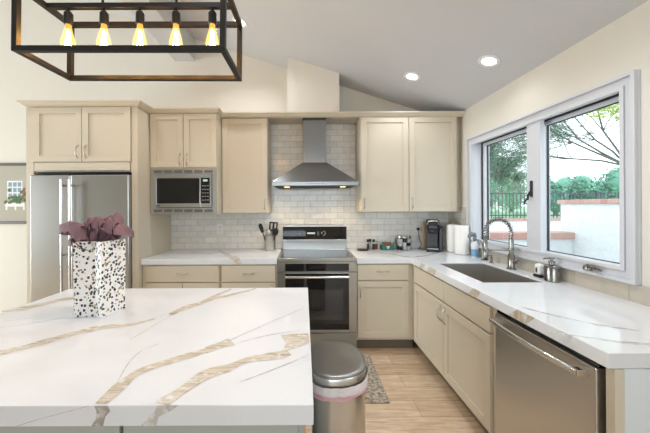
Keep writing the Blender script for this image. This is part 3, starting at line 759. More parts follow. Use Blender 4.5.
# runner mat before the range
def rug_mat():
    m = mat('grey_beige_rug', srgb(168, 156, 140), .95, bump=.8, bscale=140)
    nt = m.node_tree; b_ = nt.nodes['Principled BSDF']; tc = nt.nodes.new('ShaderNodeTexCoord')
    n = nt.nodes.new('ShaderNodeTexNoise'); n.inputs['Scale'].default_value = 60; n.inputs['Detail'].default_value = 5; nt.links.new(tc.outputs['Object'], n.inputs['Vector'])
    cr = nt.nodes.new('ShaderNodeValToRGB'); cr.color_ramp.elements[0].position = .35; cr.color_ramp.elements[0].color = srgb(118, 106, 92); cr.color_ramp.elements[1].position = .62; cr.color_ramp.elements[1].color = srgb(206, 196, 180)
    nt.links.new(n.outputs['Fac'], cr.inputs[0]); nt.links.new(cr.outputs[0], b_.inputs['Base Color']); return m
b = MB(); b.box(-.36, .612, 2.115, 2.80, .0005, .010)
tag(b.build('floor_mat', rug_mat(), bevel=.003), 'speckled grey beige mat on the floor before the range', 'rug')

# gift bag on the island
M_bag = None
def bag_mat():
    m = bpy.data.materials.new('dotted_paper'); m.use_nodes = True; nt = m.node_tree; b_ = nt.nodes['Principled BSDF']; b_.inputs['Roughness'].default_value = .45
    tc = nt.nodes.new('ShaderNodeTexCoord'); mp_ = nt.nodes.new('ShaderNodeMapping'); nt.links.new(tc.outputs['Object'], mp_.inputs['Vector'])
    nz = nt.nodes.new('ShaderNodeTexNoise'); nz.inputs['Scale'].default_value = 60; nt.links.new(mp_.outputs[0], nz.inputs['Vector'])
    av = nt.nodes.new('ShaderNodeMix'); av.data_type = 'VECTOR'; av.inputs['Factor'].default_value = .012; nt.links.new(mp_.outputs[0], av.inputs['A']); nt.links.new(nz.outputs['Color'], av.inputs['B'])
    vo = nt.nodes.new('ShaderNodeTexVoronoi'); vo.inputs['Scale'].default_value = 66; nt.links.new(av.outputs['Result'], vo.inputs['Vector'])
    lt = nt.nodes.new('ShaderNodeMath'); lt.operation = 'LESS_THAN'; lt.inputs[1].default_value = .40; nt.links.new(vo.outputs['Distance'], lt.inputs[0])
    sp = nt.nodes.new('ShaderNodeSeparateColor'); nt.links.new(vo.outputs['Color'], sp.inputs[0])
    cr = nt.nodes.new('ShaderNodeValToRGB'); cr.color_ramp.interpolation = 'CONSTANT'; cr.color_ramp.elements[0].color = srgb(34, 32, 34); cr.color_ramp.elements[1].position = .68; cr.color_ramp.elements[1].color = srgb(176, 142, 92)
    e = cr.color_ramp.elements.new(.86); e.color = srgb(60, 56, 56)
    nt.links.new(sp.outputs[0], cr.inputs[0])
    mx = nt.nodes.new('ShaderNodeMix'); mx.data_type = 'RGBA'; mx.inputs['A'].default_value = srgb(243, 240, 236); nt.links.new(lt.outputs[0], mx.inputs['Factor']); nt.links.new(cr.outputs[0], mx.inputs['B'])
    nt.links.new(mx.outputs['Result'], b_.inputs['Base Color']); return m
B0, B1, B2, B3 = Vector((-1.056, 1.352)), Vector((-.922, 1.336)), Vector((-.893, 1.468)), Vector((-1.028, 1.482))
fold = B0.lerp(B1, .64)+Vector((.004, .022))
loop0 = [B0, fold, B1, B2, B3]
b = MB(); z0, z1 = CZ+.001, 1.262; rows = []
for z, g in ((z0, 0), (z0+.12, .002), (z1, .004)):
    cxy = sum(loop0, Vector((0, 0)))/5
    rows.append([b.bm.verts.new(((p+(p-cxy).normalized()*g).x, (p+(p-cxy).normalized()*g).y, z)) for p in loop0])
for A, B in zip(rows, rows[1:]):
    for k in range(5): b._f([A[k], A[(k+1) % 5], B[(k+1) % 5], B[k]])
b._f(rows[0][::-1])
gb = b.build('gift_bag', bag_mat())
sm = gb.modifiers.new('paper', 'SOLIDIFY'); sm.thickness = .0008; sm.offset = -1
tag(gb, 'white gift bag with black and gold dots standing on the island', 'gift bag')
M_tis = mat('mauve_tissue', srgb(128, 98, 105), .7, bump=.3, bscale=30)
b = MB(); rnd = random.Random(5); cxy = (B0+B2)/2
def sheet(cx, cy, dirx, diry, length, width, rise, seed):
    nu, nv = 14, 9; V = []
    d = Vector((dirx, diry)).normalized(); n_ = Vector((-d.y, d.x))
    for i in range(nu):
        row = []
        for j in range(nv):
            u = i/(nu-1); v = j/(nv-1)-.5
            wdt = width*(.25+.9*math.sin(PI*min(1, u*1.0+.05)**.8))*(1.0 if u < .75 else (1.15-u)*2.2)
            p = Vector((cx, cy))+d*(length*u**1.1)+n_*(wdt*v)
            z = 1.225+rise*math.sin(PI*.62*u)-.10*max(0, u-.55)**1.5+.020*math.cos(v*6.0)
            q = Vector((p.x*11, p.y*11, seed*3.7)); z += .030*noise.noise(q*1.6)+.014*noise.noise(q*4)+.012*abs(math.sin(v*9+seed+u*4))
            row.append(b.bm.verts.new((p.x+.010*noise.noise(q*3+Vector((5, 0, 0))), p.y+.010*noise.noise(q*3+Vector((0, 5, 0))), z)))
        V.append(row)
    for i in range(nu-1):
        for j in range(nv-1): b._f([V[i][j], V[i+1][j], V[i+1][j+1], V[i][j+1]])
for args in ((-.98, 1.41, -1, -.06, .185, .10, .095, 1), (-.98, 1.40, -1, .12, .15, .11, .055, 11), (-.985, 1.40, -.8, -.5, .10, .10, .08, 2), (-.975, 1.41, .1, -1, .075, .13, .12, 3), (-.975, 1.41, .9, -.45, .10, .10, .115, 4),
             (-.96, 1.41, 1, .12, .135, .10, .085, 5), (-.97, 1.42, .1, 1, .075, .12, .135, 6), (-.98, 1.42, -.7, .6, .10, .10, .135, 7), (-.965, 1.42, .7, .7, .09, .10, .14, 8), (-.975, 1.41, -.35, -.9, .07, .09, .14, 9), (-.97, 1.40, .5, -.85, .075, .08, .13, 10)):
    sheet(*args)
ts = b.build('tissue_paper', M_tis, smooth=True, angle=25)
tag(ts, 'crumpled mauve tissue paper sticking out of the dotted gift bag', 'tissue paper')

# utensil crock and tools left of the range
UX, UYY = -.392, 3.40
M_crock = mat('brushed_crock', srgb(196, 194, 188), .32, .9, bump=.4, bscale=300)
t = thing('utensil_crock', (UX, UYY, CZ), 'round brushed steel crock on the counter left of the range', 'utensil holder')
b = MB(); b.lathe((UX, UYY, CZ+.0005), [(.058, 0), (.062, .004), (.062, .158), (.0645, .162), (.0645, .168), (.059, .168), (.057, .150), (.057, .008)], 32); b.build('pot', M_crock, t, smooth=True)
def tool(name, label, cat, foot, head, shape, m1, m2):
    foot = Vector(foot); head = Vector(head); d = (head-foot).normalized()
    tt = thing(name, foot, label, cat, 'tools in the steel crock')
    MB().tube([foot, head], .006, 8).build('handle', m1, tt, smooth=True)
    side = d.cross(Vector((0, 1, 0))).normalized()
    b = MB()
    if shape == 'turner':
        pts = [(-.034, 0), (.034, 0), (.040, .085), (-.040, .085)]
        for s_ in (0,):
            fn = lambda p: head+side*p[0]+d*p[1]+d.cross(side)*(p[2])
            b.cells([-.050, -.032, -.011, .011, .032, .050], [0, .022, .090, .108], lambda i, j: j != 1 or i in (0, 2, 4), -.002, .002, fn)
    elif shape == 'spoon':
        for i in range(10): pass
        b.ball((0, 0, 0), .034, (1, .3, 1.4))
        rot = Vector((0, 0, 1)).rotation_difference(d).to_matrix()
        for v in b.bm.verts: v.co = head+d*.035+rot @ v.co
    else:
        fn = lambda p: head+side*p[0]+d*p[1]+d.cross(side)*(p[2])
        b.prism([(-.016, 0), (.016, 0), (.024, .06), (.02, .10), (0, .112), (-.02, .10), (-.024, .06)], -.003, .003, fn)
    b.build('head', m2, tt, bevel=.001); return tt
fz = CZ+.012
tool('spatula', 'thin black spatula leaning left out of the steel crock', 'spatula', (UX-.02, UYY-.020, fz), (UX-.080, UYY-.035, CZ+.205), 'blade', M_blackpl, M_blackpl)
tool('slotted_turner', 'black slotted turner leaning right at the top of the steel crock', 'turner', (UX+.012, UYY+.018, fz), (UX+.030, UYY+.025, CZ+.215), 'turner', M_blackpl, M_blackpl)
tool('ladle', 'black ladle leaning right low over the edge of the steel crock', 'ladle', (UX+.02, UYY-.022, fz), (UX+.060, UYY-.045, CZ+.180), 'spoon', M_blackpl, M_blackpl)
tool('serving_spoon', 'steel serving spoon standing in the middle of the steel crock', 'spoon', (UX-.004, UYY-.012, fz), (UX-.014, UYY-.022, CZ+.160), 'spoon', M_chrome, M_nickel)

# outlets
def outlet(p, fn, label, plug=False):
    t = thing('wall_outlet', p, label, 'outlet')
    o = MB().box(-.036, .036, -.058, .058, 0, .006, lambda q: fn(*q)).build('plate', M_glossw, t, bevel=.002)
    for s in (-.022, .022):
        MB().box(-.012, .012, s-.014, s+.014, .0055, .0066, lambda q: fn(*q)).build('socket', M_white, o)
        for u in (-.007, .007): MB().box(u-.0012, u+.0012, s-.006, s+.006, .006, .0070, lambda q: fn(*q)).build('slot', M_dark, o)
    return t
def onB(x, z): return lambda u, v, o: (x+u, YB-.010-o, z+v)
outlet((-1.0, YB-.010, 1.155), onB(-1.0, 1.155), 'white outlet plate on the tile under the microwave side')
outlet((1.345, YB-.010, 1.160), onB(1.345, 1.160), 'white outlet plate on the tile beside the coffee maker')
t = thing('light_switch', (XR, 1.42, 1.16), 'white switch plate on the wall right of the window', 'switch')
MB().box(XR-.006, XR, 1.36, 1.432, 1.10, 1.22).build('plate', M_glossw, t, bevel=.002)
MB().box(XR-.009, XR-.005, 1.38, 1.41, 1.13, 1.19).build('rocker', M_white, t, bevel=.001)

# spoon rest, spices, sugar caddy, jar
zt = CZ+.0006
b = MB(); b.lathe((.665, 3.35, zt), [(.045, 0), (.052, .003), (.060, .010), (.057, .011), (.045, .005), (.02, .004)], 28, fn=lambda p: (.665+(p[0]-.665)*1.15, p[1], p[2])); tag(b.build('spoon_rest', M_blackpl, smooth=True), 'small dark oval dish on the counter right of the range', 'dish')
M_sp1 = mat('spice_dark', srgb(70, 52, 44), .6); M_sp2 = mat('spice_red', srgb(150, 70, 48), .6); M_sp3 = mat('spice_pale', srgb(200, 196, 190), .6)
for i, (x, y, ms, lb) in enumerate(((.738, 3.41, M_sp1, 'leftmost spice bottle with dark contents and black lid'), (.771, 3.45, M_sp3, 'spice bottle with pale contents, second of the row'), (.803, 3.41, M_sp1, 'spice bottle with dark contents, third of the row'), (.842, 3.44, M_sp2, 'rust red spice bottle nearest the green caddy'))):
    t = thing('spice_bottle', (x, y, zt), lb, 'spice bottle', 'spice bottles right of the range')
    b = MB(); b.lathe((x, y, zt), [(.015, 0), (.0155, .002), (.0155, .078), (.013, .086), (.012, .088)], 18); b.build('bottle', M_jar, t, smooth=True)
    b = MB(); b.lathe((x, y, zt+.002), [(.0145, 0), (.0145, .06)], 18); b.build('contents', ms, t, smooth=True)
    if i < 3:
        b = MB(); b.lathe((x, y, zt+.086), [(.0155, 0), (.0155, .028), (.014, .030)], 18); b.build('lid', M_blackpl, t, smooth=True)
    else:
        b = MB(); b.lathe((x, y, zt+.086), [(.012, 0), (.012, .006)], 18); b.build('lid', ms, t, smooth=True)
M_green = mat('green_card', srgb(56, 112, 100), .6); M_cof = mat('brown_sachet', srgb(128, 84, 54), .7); M_sach = mat('white_sachet', srgb(230, 228, 222), .7)
t = thing('packet_caddy', (0.953, 3.40, zt), 'green packet caddy filled with brown and white sachets', 'caddy')
b = MB(); b.cells([0.883, 0.887, 1.019, 1.023], [3.35, 3.354, 3.446, 3.45], lambda i, j: not (i == 1 and j == 1), zt, zt+.050); b.box(0.887, 1.019, 3.354, 3.446, zt, zt+.004)
b.box(0.883, 0.903, 3.35, 3.354, zt+.05, zt+.085); b.box(1.003, 1.023, 3.35, 3.354, zt+.05, zt+.085); b.build('box', M_green, t)
fl = lambda a: (lambda p: (p[0]+.2*(p[2]-zt)*a, p[1], p[2]))
b = MB()
for k in range(5): b.box(0.906, 1.000, 3.362+k*.017, 3.372+k*.017, zt+.005, zt+.076+.004*(k % 2), fl(.1*(k-2)))
b.build('brown_sachets', M_cof, t)
b = MB(); b.prism([(0.930, zt+.045), (0.953, zt+.008), (0.976, zt+.045)], 3.345, 3.3495, lambda p: (p[0], p[2], p[1])); b.build('white_sachet', M_sach, t)
t = thing('glass_jar', (1.140, 3.40, zt), 'wide clear jar of pods with steel lid', 'jar')
b = MB(); b.lathe((1.140, 3.40, zt), [(.085, 0), (.090, .004), (.092, .02), (.092, .128), (.084, .138)], 32, cap=False); b.lathe((1.140, 3.40, zt), [(.001, 0), (.085, 0.0)], 32, cap=False); b.build('jar', M_jar, t, smooth=True)
b = MB(); b.lathe((1.140, 3.40, zt+.137), [(.087, 0), (.090, .003), (.090, .020), (.082, .026), (.02, .028)], 32); b.build('lid', M_chrome, t, smooth=True)
M_pod = mat('pod_foil', srgb(226, 224, 220), .4); M_podd = mat('pod_dark', srgb(62, 56, 54), .5)
rnd = random.Random(3)
pods = [(-.045, -.05), (0, -.058), (.045, -.045), (-.05, 0), (0, 0), (.05, 0), (-.035, .045), (.02, .05)]
for lv in range(3):
    for i, (dx, dy) in enumerate(pods):
        x, y, z = 1.140+dx+rnd.uniform(-.004, .004)*lv, 3.40+dy, zt+.003+lv*.042
        o = MB().lathe((x, y, z), [(.016, 0), (.021, .036), (.0225, .038), (.0225, .040)], 14).build('coffee_pod', [M_pod, M_podd][(i+lv) % 3 == 0], smooth=True)
        tag(o, 'coffee pod inside the wide clear jar with steel lid', 'coffee pod', 'coffee pods in the jar')

# cutting board leaning on the tile
M_board = mat('maple_board', srgb(206, 176, 138), .5, var=.12, vscale=5, stretch=(30, 3, 2))
b = MB(); lean = lambda p: (p[0], YB-.030-.028*(1-(p[2]-zt)/.3)+p[1], p[2]); b.box(1.402, 1.60, 0, .018, zt, zt+.30, lean)
tag(b.build('cutting_board', M_board, bevel=.004), 'pale wooden cutting board leaning on the tile behind the coffee maker', 'cutting board')

# coffee maker
KX, KY = 1.428, 3.285
t = thing('coffee_maker', (KX, KY, zt), 'black single-cup coffee maker in the counter corner', 'coffee maker')
M_kb = mat('glossy_black_plastic', srgb(30, 30, 33), .22); M_kg = mat('smoked_grey', srgb(62, 63, 67), .25)
b = MB(); b.box(KX-.085, KX+.085, KY-.13, KY+.10, zt, zt+.030); b.build('base', M_kb, t, bevel=.010)
b = MB(); b.box(KX-.080, KX+.080, KY-.01, KY+.10, zt+.030, zt+.24); b.build('column', M_kb, t, bevel=.012)
hd = MB(); hd.prism([(KY-.105, zt+.235), (KY+.10, zt+.215), (KY+.10, zt+.325), (KY+.03, zt+.350), (KY-.07, zt+.350), (KY-.115, zt+.315)], KX-.082, KX+.082, lambda p: (p[2], p[0], p[1])); hdo = hd.build('brew_head', M_kb, t, bevel=.012)
b = MB(); b.tube([(KX-.07, KY-.113, zt+.300), (KX-.06, KY-.135, zt+.335), (KX+.06, KY-.135, zt+.335), (KX+.07, KY-.113, zt+.300)], .008, 8); b.build('lift_handle', M_nickel, hdo, smooth=True)
MB().box(KX-.05, KX+.05, KY-.120, KY-.10, zt+.255, zt+.285).build('button_panel', M_kg, hdo, bevel=.003)
b = MB(); b.lathe((KX, KY-.06, zt+.205), [(.022, 0), (.040, .012), (.042, .040)], 20); b.build('spout', M_kg, t, smooth=True)
b = MB(); b.box(KX-.065, KX+.065, KY-.022, KY-.0095, zt+.045, zt+.195); b.build('splash_plate', M_kg, t, bevel=.004)
b = MB(); b.box(KX-.07, KX+.07, KY-.125, KY-.02, zt+.030, zt+.040); b.build('drip_tray', M_nickel, t, bevel=.003)
tk = MB().box(KX+.083, KX+.128, KY-.075, KY+.095, zt+.002, zt+.265); tko = tk.build('water_tank', M_kg, t, bevel=.012)
MB().box(KX+.081, KX+.130, KY-.078, KY+.097, zt+.265, zt+.282).build('tank_lid', M_kb, tko, bevel=.005)
b = MB(); P = [(1.345, 3.490, 1.142), (1.345, 3.470, 1.12), (1.352, 3.468, 1.04), (1.375, 3.45, .955), (1.33, 3.43, .9205), (1.31, 3.40, .9205), (1.35, 3.375, .9205), (1.392, 3.33, .9205)]
b.tube(P, .0038, 8)
b.box(1.333, 1.357, 3.468, 3.4945, 1.128, 1.156)
t.rotation_euler = (0, 0, math.radians(-20)); t.scale = (.80, .85, 1)
tag(b.build('power_cord', M_blackpl, smooth=True), 'black power cord plugged into the outlet by the coffee maker', 'cord')

# paper towel rolls
def roll(x, y, r, h, lab):
    t = thing('paper_towel_roll', (x, y, zt), lab, 'paper towels')
    b = MB(); b.lathe((x, y, zt+.004), [(.020, 0), (r-.003, 0), (r, .004), (r, h-.004), (r-.003, h), (.020, h), (.020, 0)], 40, cap=False); b.build('paper', M_paper, t, smooth=True)
    b = MB(); b.lathe((x, y, zt), [(r*.75, 0), (r*.75, .004), (.008, .005), (.008, h+.018), (.004, h+.024)], 24); b.build('stand', M_nickel, t, smooth=True); return t
roll(1.622, 3.215, .066, .290, 'white paper towel roll standing behind, next to the coffee maker')
roll(1.632, 3.055, .071, .292, 'fat white paper towel roll standing nearest the window')
# cleaner bottle
t = thing('spray_bottle', (1.672, 2.87, zt), 'pale bottle with grey spray cap and blue label beside the paper towels', 'spray bottle')
M_bt = mat('pale_bottle', srgb(216, 222, 226), .3); M_bl = mat('blue_label', srgb(120, 164, 196), .4); M_cap = mat('grey_cap', srgb(120, 124, 130), .35)
b = MB(); b.lathe((1.660, 2.87, zt), [(.031, 0), (.034, .004), (.034, .120), (.029, .142), (.016, .156), (.013, .168)], 24); b.build('bottle', M_bt, t, smooth=True)
b = MB(); b.lathe((1.660, 2.87, zt+.010), [(.0346, 0), (.0346, .070)], 24, cap=False); lb_ = b.build('label', M_bl, t, smooth=True)
b = MB(); b.lathe((1.660, 2.87, zt+.166), [(.018, 0), (.018, .020), (.014, .024)], 16); b.build('collar', M_cap, t, smooth=True)
b = MB(); P = [(1.668, 2.872, zt+.195), (1.655, 2.872, zt+.222), (1.630, 2.87, zt+.226), (1.606, 2.868, zt+.206), (1.598, 2.866, zt+.182)]
b.tube(P, [.015, .022, .023, .017, .010], 12); b.build('spray_head', M_cap, t, smooth=True)

# faucet
FX, FYY = 1.632, 2.325
t = thing('kitchen_faucet', (FX, FYY, CZ), 'tall spring pull-down stainless faucet behind the sink', 'faucet')
b = MB(); b.lathe((FX, FYY, zt), [(.033, 0), (.033, .008), (.025, .012), (.024, .11), (.020, .116), (.017, .122), (.017, .235)], 24); b.build('column', M_dnick, t, smooth=True)
b = MB(); b.tube([(FX, FYY, zt+.055), (FX+.006, FYY-.045, zt+.058)], .013, 12); b.tube([(FX+.006, FYY-.045, zt+.058), (FX+.004, FYY-.075, zt+.085)], [.007, .005], 8); b.build('lever', M_dnick, t, smooth=True)
arc = []
R_ = .098; ax = FX-R_; zc0 = zt+.285
for k in range(5): arc.append(Vector((FX, FYY, zt+.235+.05*k/4)))
for k in range(1, 25):
    a = PI*k/24; arc.append(Vector((ax+R_*math.cos(a), FYY+.012*k/24, zc0+R_*1.12*math.sin(a))))
for k in range(1, 4): arc.append(Vector((ax-R_, FYY+.012, zc0-.03*k/3)))
MB().tube(arc, .0075, 10).build('hose', M_dnick, t, smooth=True)
# spring coil round the hose
cum = [0]
for a, c in zip(arc, arc[1:]): cum.append(cum[-1]+(c-a).length)
def at(s):
    for i in range(len(arc)-1):
        if s <= cum[i+1]:
            f = (s-cum[i])/max(1e-9, cum[i+1]-cum[i]); return arc[i].lerp(arc[i+1], f), (arc[i+1]-arc[i]).normalized()
    return arc[-1], (arc[-1]-arc[-2]).normalized()
co = []; turns = 20; N_ = turns*9
for k in range(N_+1):
    p, d = at(cum[-1]*k/N_*.999); s1 = Vector((0, 1, 0)); s2 = d.cross(s1).normalized(); an = 2*PI*turns*k/N_
    co.append(p+s1*.0165*math.cos(an)+s2*.0165*math.sin(an))
MB().tube(co, .0033, 6).build('spring', M_dnick, t, smooth=True)
ex, ey = ax-R_, FYY+.012
b = MB(); b.lathe((ex, ey, zc0-.030), [(.018, -.185), (.020, -.180), (.020, -.11), (.015, -.10), (.014, 0), (.016, .004), (.016, .012)], 18); b.build('spray_head', M_dnick, t, smooth=True)
b = MB(); b.tube([(FX, FYY, zt+.155), (ex+.02, ey, zt+.155)], .010, 10); b.tube([(FX, FYY, zt+.148), (FX, FYY, zt+.166)], .019, 14)
b.tube([(ex+.021*math.cos(a*PI/10), ey+.021*math.sin(a*PI/10), zt+.155) for a in range(20)], .004, 6, closed=True); b.build('holder_arm', M_dnick, t, smooth=True)
# small filtered water tap
t = thing('filter_tap', (1.635, 2.70, CZ), 'small slim filtered water tap left of the tall faucet', 'tap')
b = MB(); b.lathe((1.635, 2.70, zt), [(.018, 0), (.018, .005), (.009, .012), (.008, .10)], 16)
b.tube([(1.635, 2.70, zt+.10), (1.633, 2.70, zt+.15), (1.610, 2.70, zt+.185), (1.575, 2.70, zt+.190), (1.548, 2.70, zt+.175)], .0065, 10); b.build('spout', M_dnick, t, smooth=True)
b = MB(); b.tube([(1.635, 2.695, zt+.05), (1.640, 2.665, zt+.055), (1.642, 2.645, zt+.075)], .005, 8); b.build('lever', M_dnick, t, smooth=True)
t = thing('soap_pump', (1.640, 2.585, CZ), 'short steel soap pump let into the counter between the tap and the faucet', 'soap pump')
b = MB(); b.lathe((1.640, 2.585, zt), [(.019, 0), (.019, .005), (.011, .010), (.011, .045), (.006, .048), (.006, .060)], 16); b.build('stem', M_dnick, t, smooth=True)
b = MB(); b.tube([(1.642, 2.585, zt+.062), (1.615, 2.585, zt+.066), (1.590, 2.585, zt+.058)], [.009, .007, .005], 10); b.build('nozzle', M_dnick, t, smooth=True)

# soap dispenser and white night light
t = thing('soap_dispenser', (1.640, 1.955, zt), 'brushed steel soap dispenser bottle on the counter under the window crank', 'soap dispenser')
b = MB(); b.lathe((1.640, 1.955, zt), [(.040, 0), (.043, .003), (.043, .088), (.038, .100), (.024, .108), (.016, .110), (.016, .120)], 32); b.build('bottle', M_dnick, t, smooth=True)
b = MB(); b.lathe((1.640, 1.955, zt+.119), [(.019, 0), (.019, .014), (.008, .016), (.008, .026), (.015, .028), (.015, .036)], 20); b.tube([(1.640, 1.955, zt+.150), (1.605, 1.965, zt+.150), (1.594, 1.968, zt+.143)], .005, 8); b.build('pump', M_dnick, t, smooth=True)
t = thing('air_freshener', (1.648, 2.065, zt), 'small white rounded gadget with black foot next to the steel soap bottle', 'air freshener')
b = MB(); b.box(1.625, 1.671, 2.037, 2.093, zt+.016, zt+.095); b.build('body', M_glossw, t, bevel=.018)
b = MB(); b.box(1.622, 1.674, 2.034, 2.096, zt, zt+.018); b.build('foot', M_blackpl, t, bevel=.005)
b = MB(); b.prism([(2.065+.007*math.cos(a*PI/8), zt+.05+.018*math.sin(a*PI/8)) for a in range(16)], 1.6225, 1.627, lambda p: (p[2], p[0], p[1])); b.build('emblem', M_rubber, t)

# picture on the far wall left of the fridge
t = thing('framed_picture', (-3.46, YB, 1.225), 'dark framed print of a white window with a flower box on the far left wall', 'picture')
PX0, PX1, PZ0, PZ1 = -3.86, -3.06, 1.225, 1.945
M_frame = mat('dark_frame', srgb(66, 58, 52), .4); M_matb = mat('greige_mat', srgb(176, 172, 158), .8, var=.04, vscale=5); M_artw = mat('print_white', srgb(232, 234, 232), .8); M_artb = mat('print_blue', srgb(138, 160, 176), .8); M_artg = mat('print_green', srgb(84, 116, 76), .8, var=.3, vscale=60); M_artr = mat('print_red', srgb(160, 96, 92), .8)
b = MB(); b.cells([PX0, PX0+.03, PX1-.03, PX1], [PZ0, PZ0+.03, PZ1-.03, PZ1], lambda i, j: not (i == 1 and j == 1), YB-.028, YB-.001, lambda p: (p[0], p[2], p[1])); b.build('frame', M_frame, t, bevel=.003)
b = MB(); b.box(PX0+.03, PX1-.03, YB-.014, YB-.004, PZ0+.03, PZ1-.03)
def flat(mi, x0, x1, z0, z1, y=YB-.0145): b.mi = mi; b.box(x0, x1, y, y+.002, z0, z1)
wx0, wx1, wz0, wz1 = -3.515, -3.335, 1.52, 1.735
flat(1, wx0, wx1, wz0, wz1)
for i in range(3):
    for j in range(3): flat(2, wx0+.014+i*.055, wx0+.056+i*.055, wz0+.014+j*.066, wz0+.066+j*.066, YB-.0155)
flat(1, -3.54, -3.31, 1.43, 1.475, YB-.0155)
for k, x in enumerate((-3.535, -3.43, -3.33)): flat(1, x, x+.02, 1.39, 1.43)
r3 = random.Random(2)
for k in range(46):
    x = r3.uniform(-3.545, -3.305); b.mi = 3 if k % 7 else 4; e = .17 if abs(x+3.42) > .07 else .07; z = 1.475+r3.random()*e; s = .018
    b.prism([(x+s*math.cos(a*PI/3), z+s*math.sin(a*PI/3)) for a in range(6)], YB-.0165-.00005*k, YB-.0155, lambda p: (p[0], p[2], p[1]))
b.mi = 0; b.build('print', [M_matb, M_artw, M_artb, M_artg, M_artr], t)

# ================================================================== OUTSIDE THE WINDOW
M_patio = mat('pale_concrete', srgb(222, 218, 212), .9, var=.06, vscale=2)
M_grass = mat('lawn', srgb(150, 186, 150), .95, var=.2, vscale=6)
M_stucco = mat('white_stucco', srgb(205, 209, 212), .9, bump=1.0, bscale=14, var=.10, vscale=24)
M_brick = tile_mat('brick_coping', 0, 1, .20, .10, srgb(168, 126, 118), srgb(182, 148, 138), srgb(186, 178, 172), .8, .3, .5)
M_fence = mat('iron_fence', srgb(66, 74, 80), .5)
M_bark = mat('grey_bark', srgb(112, 108, 104), .9, bump=.5, bscale=40)
struct(MB().box(XR+.16, 40, -2, 8.0, -.15, -.05).build('ground', M_patio), 'pale paved yard outside the window')
struct(MB().box(XR+.16, 90, 8.25, 90, .55, .98).build('lawn_terrace', M_grass), 'raised lawn behind the far garden wall')
t = thing('stucco_wall', (3.85, 2.8, -.05), 'tall white stucco garden wall close outside the right sash', 'garden wall')
MB().box(3.74, 3.98, -1.5, 4.30, -.05, 1.43).build('wall', M_stucco, t)
MB().box(3.71, 4.01, -1.5, 4.33, 1.43, 1.49).build('brick_cap', M_brick, t, bevel=.006)
t = thing('planter_wall', (2.85, 4.2, -.05), 'low white garden wall with brick top close outside the window', 'garden wall')
MB().box(1.95, 3.738, 4.10, 4.29, -.05, .945).build('wall', M_stucco, t)
MB().box(1.95, 3.738, 4.07, 4.32, .945, 1.035).build('brick_cap', M_brick, t, bevel=.006)
t = thing('retaining_wall', (9, 8.1, -.05), 'far low white wall that carries the iron fence', 'garden wall')
MB().box(3.5, 26, 8.0, 8.22, -.05, .985).build('wall', M_stucco, t)
MB().box(3.5, 26, 7.97, 8.25, .985, 1.045).build('brick_cap', M_brick, t)
t = thing('iron_fence', (8, 8.1, 1.045), 'dark iron picket fence on the far low wall', 'fence')
for z in (1.12, 1.72): MB().box(4.4, 10.6, 8.09, 8.12, z, z+.03).build('rail', M_fence, t)
pk = None
for k in range(62):
    x = 4.45+k*.1
    post = k % 15 == 6
    if post: MB().box(x-.03, x+.03, 8.075, 8.135, 1.045, 1.80).build('post', M_fence, t)
    else: MB().box(x-.009, x+.009, 8.097, 8.113, 1.06, 1.765).build('picket', M_fence, t)

def leaf_cloud(b, c, r, n, size, rnd, flat=1.0):
    for _ in range(n):
        while True:
            v = Vector((rnd.uniform(-1, 1), rnd.uniform(-1, 1), rnd.uniform(-1, 1)))
            if .35 < v.length <= 1: break
        p = Vector((c[0]+v.x*r[0], c[1]+v.y*r[1], c[2]+v.z*r[2]))
        a = Vector((rnd.uniform(-1, 1), rnd.uniform(-1, 1), rnd.uniform(-1, 1))).normalized(); e = a.orthogonal().normalized(); s = size*rnd.uniform(.6, 1.3)
        vs = [b.bm.verts.new(p+a*s), b.bm.verts.new(p+e*s*.5), b.bm.verts.new(p-a*s), b.bm.verts.new(p-e*s*.5)]; b._f(vs)
M_l1 = mat('teal_foliage', srgb(112, 158, 138), .8, var=.3, vscale=3); M_l2 = mat('soft_green_foliage', srgb(140, 186, 158), .8, var=.25, vscale=2); M_l3 = mat('yellow_green_foliage', srgb(172, 190, 96), .8, var=.2, vscale=3)
def bush(name, label, cat, x, y, z0, rx, ry, h, n, leaf, m, group, seed, trunk=True):
    rnd = random.Random(seed)
    t = thing(name, (x, y, z0), label, cat, group)
    b = MB()
    for k in range(5):
        dx = rnd.uniform(-.5, .5)*rx; dz = rnd.uniform(-.25, .28)*h
        leaf_cloud(b, (x+dx, y+rnd.uniform(-.3, .3)*ry, z0+h*.55+dz), (rx*.62, ry*.62, h*.36), n//5, leaf, rnd)
    b.ball((x, y, z0+h*.5), 1, (rx*.55, ry*.55, h*.38), 2)
    b.build('foliage', m, t, recalc=False)
    if trunk: MB().tube([(x, y, z0), (x, y, z0+h*.6)], [.09, .05], 8).build('trunk', M_bark, t)
    return t
TL = ['tree of the far tree line, directly behind the mullion side of the right sash', 'second tree of the far tree line from the left', 'middle tree of the far tree line above the stucco wall', 'tree of the far tree line, right of the middle one', 'tree of the far tree line nearest the right window casing', 'tree of the far tree line out at the right end']
for k, px in enumerate((546, 564, 582, 600, 618, 638)):
    y = 18+4.6*(k % 2); x = (px-VX)*y/F
    bush('tree', TL[k], 'tree', x, y, .95, 1.25, 1.1, 2.25+.35*((k*2) % 3), 1500, .14, M_l1, 'far tree line', 30+k)
bush('shrub', 'rounded teal shrub behind the fence in the left sash', 'shrub', 9.1*13/11.2, 13, .98, .55, .5, 1.05, 700, .08, M_l1, None, 50)
bush('shrub', 'low shrub behind the fence at the left edge of the right sash', 'shrub', 9.9, 11.6, .98, .55, .5, 1.0, 700, .08, M_l1, None, 51)
bush('tree', 'tall pale green tree seen at the left of the left sash', 'tree', 10.2, 16.5, .98, 1.0, 1.0, 4.6, 1500, .13, M_l2, None, 52)
bush('tree', 'shorter pale green tree beside the mullion in the left sash', 'tree', 12.3, 17.5, .98, 1.1, 1.0, 2.1, 900, .12, M_l2, None, 53)
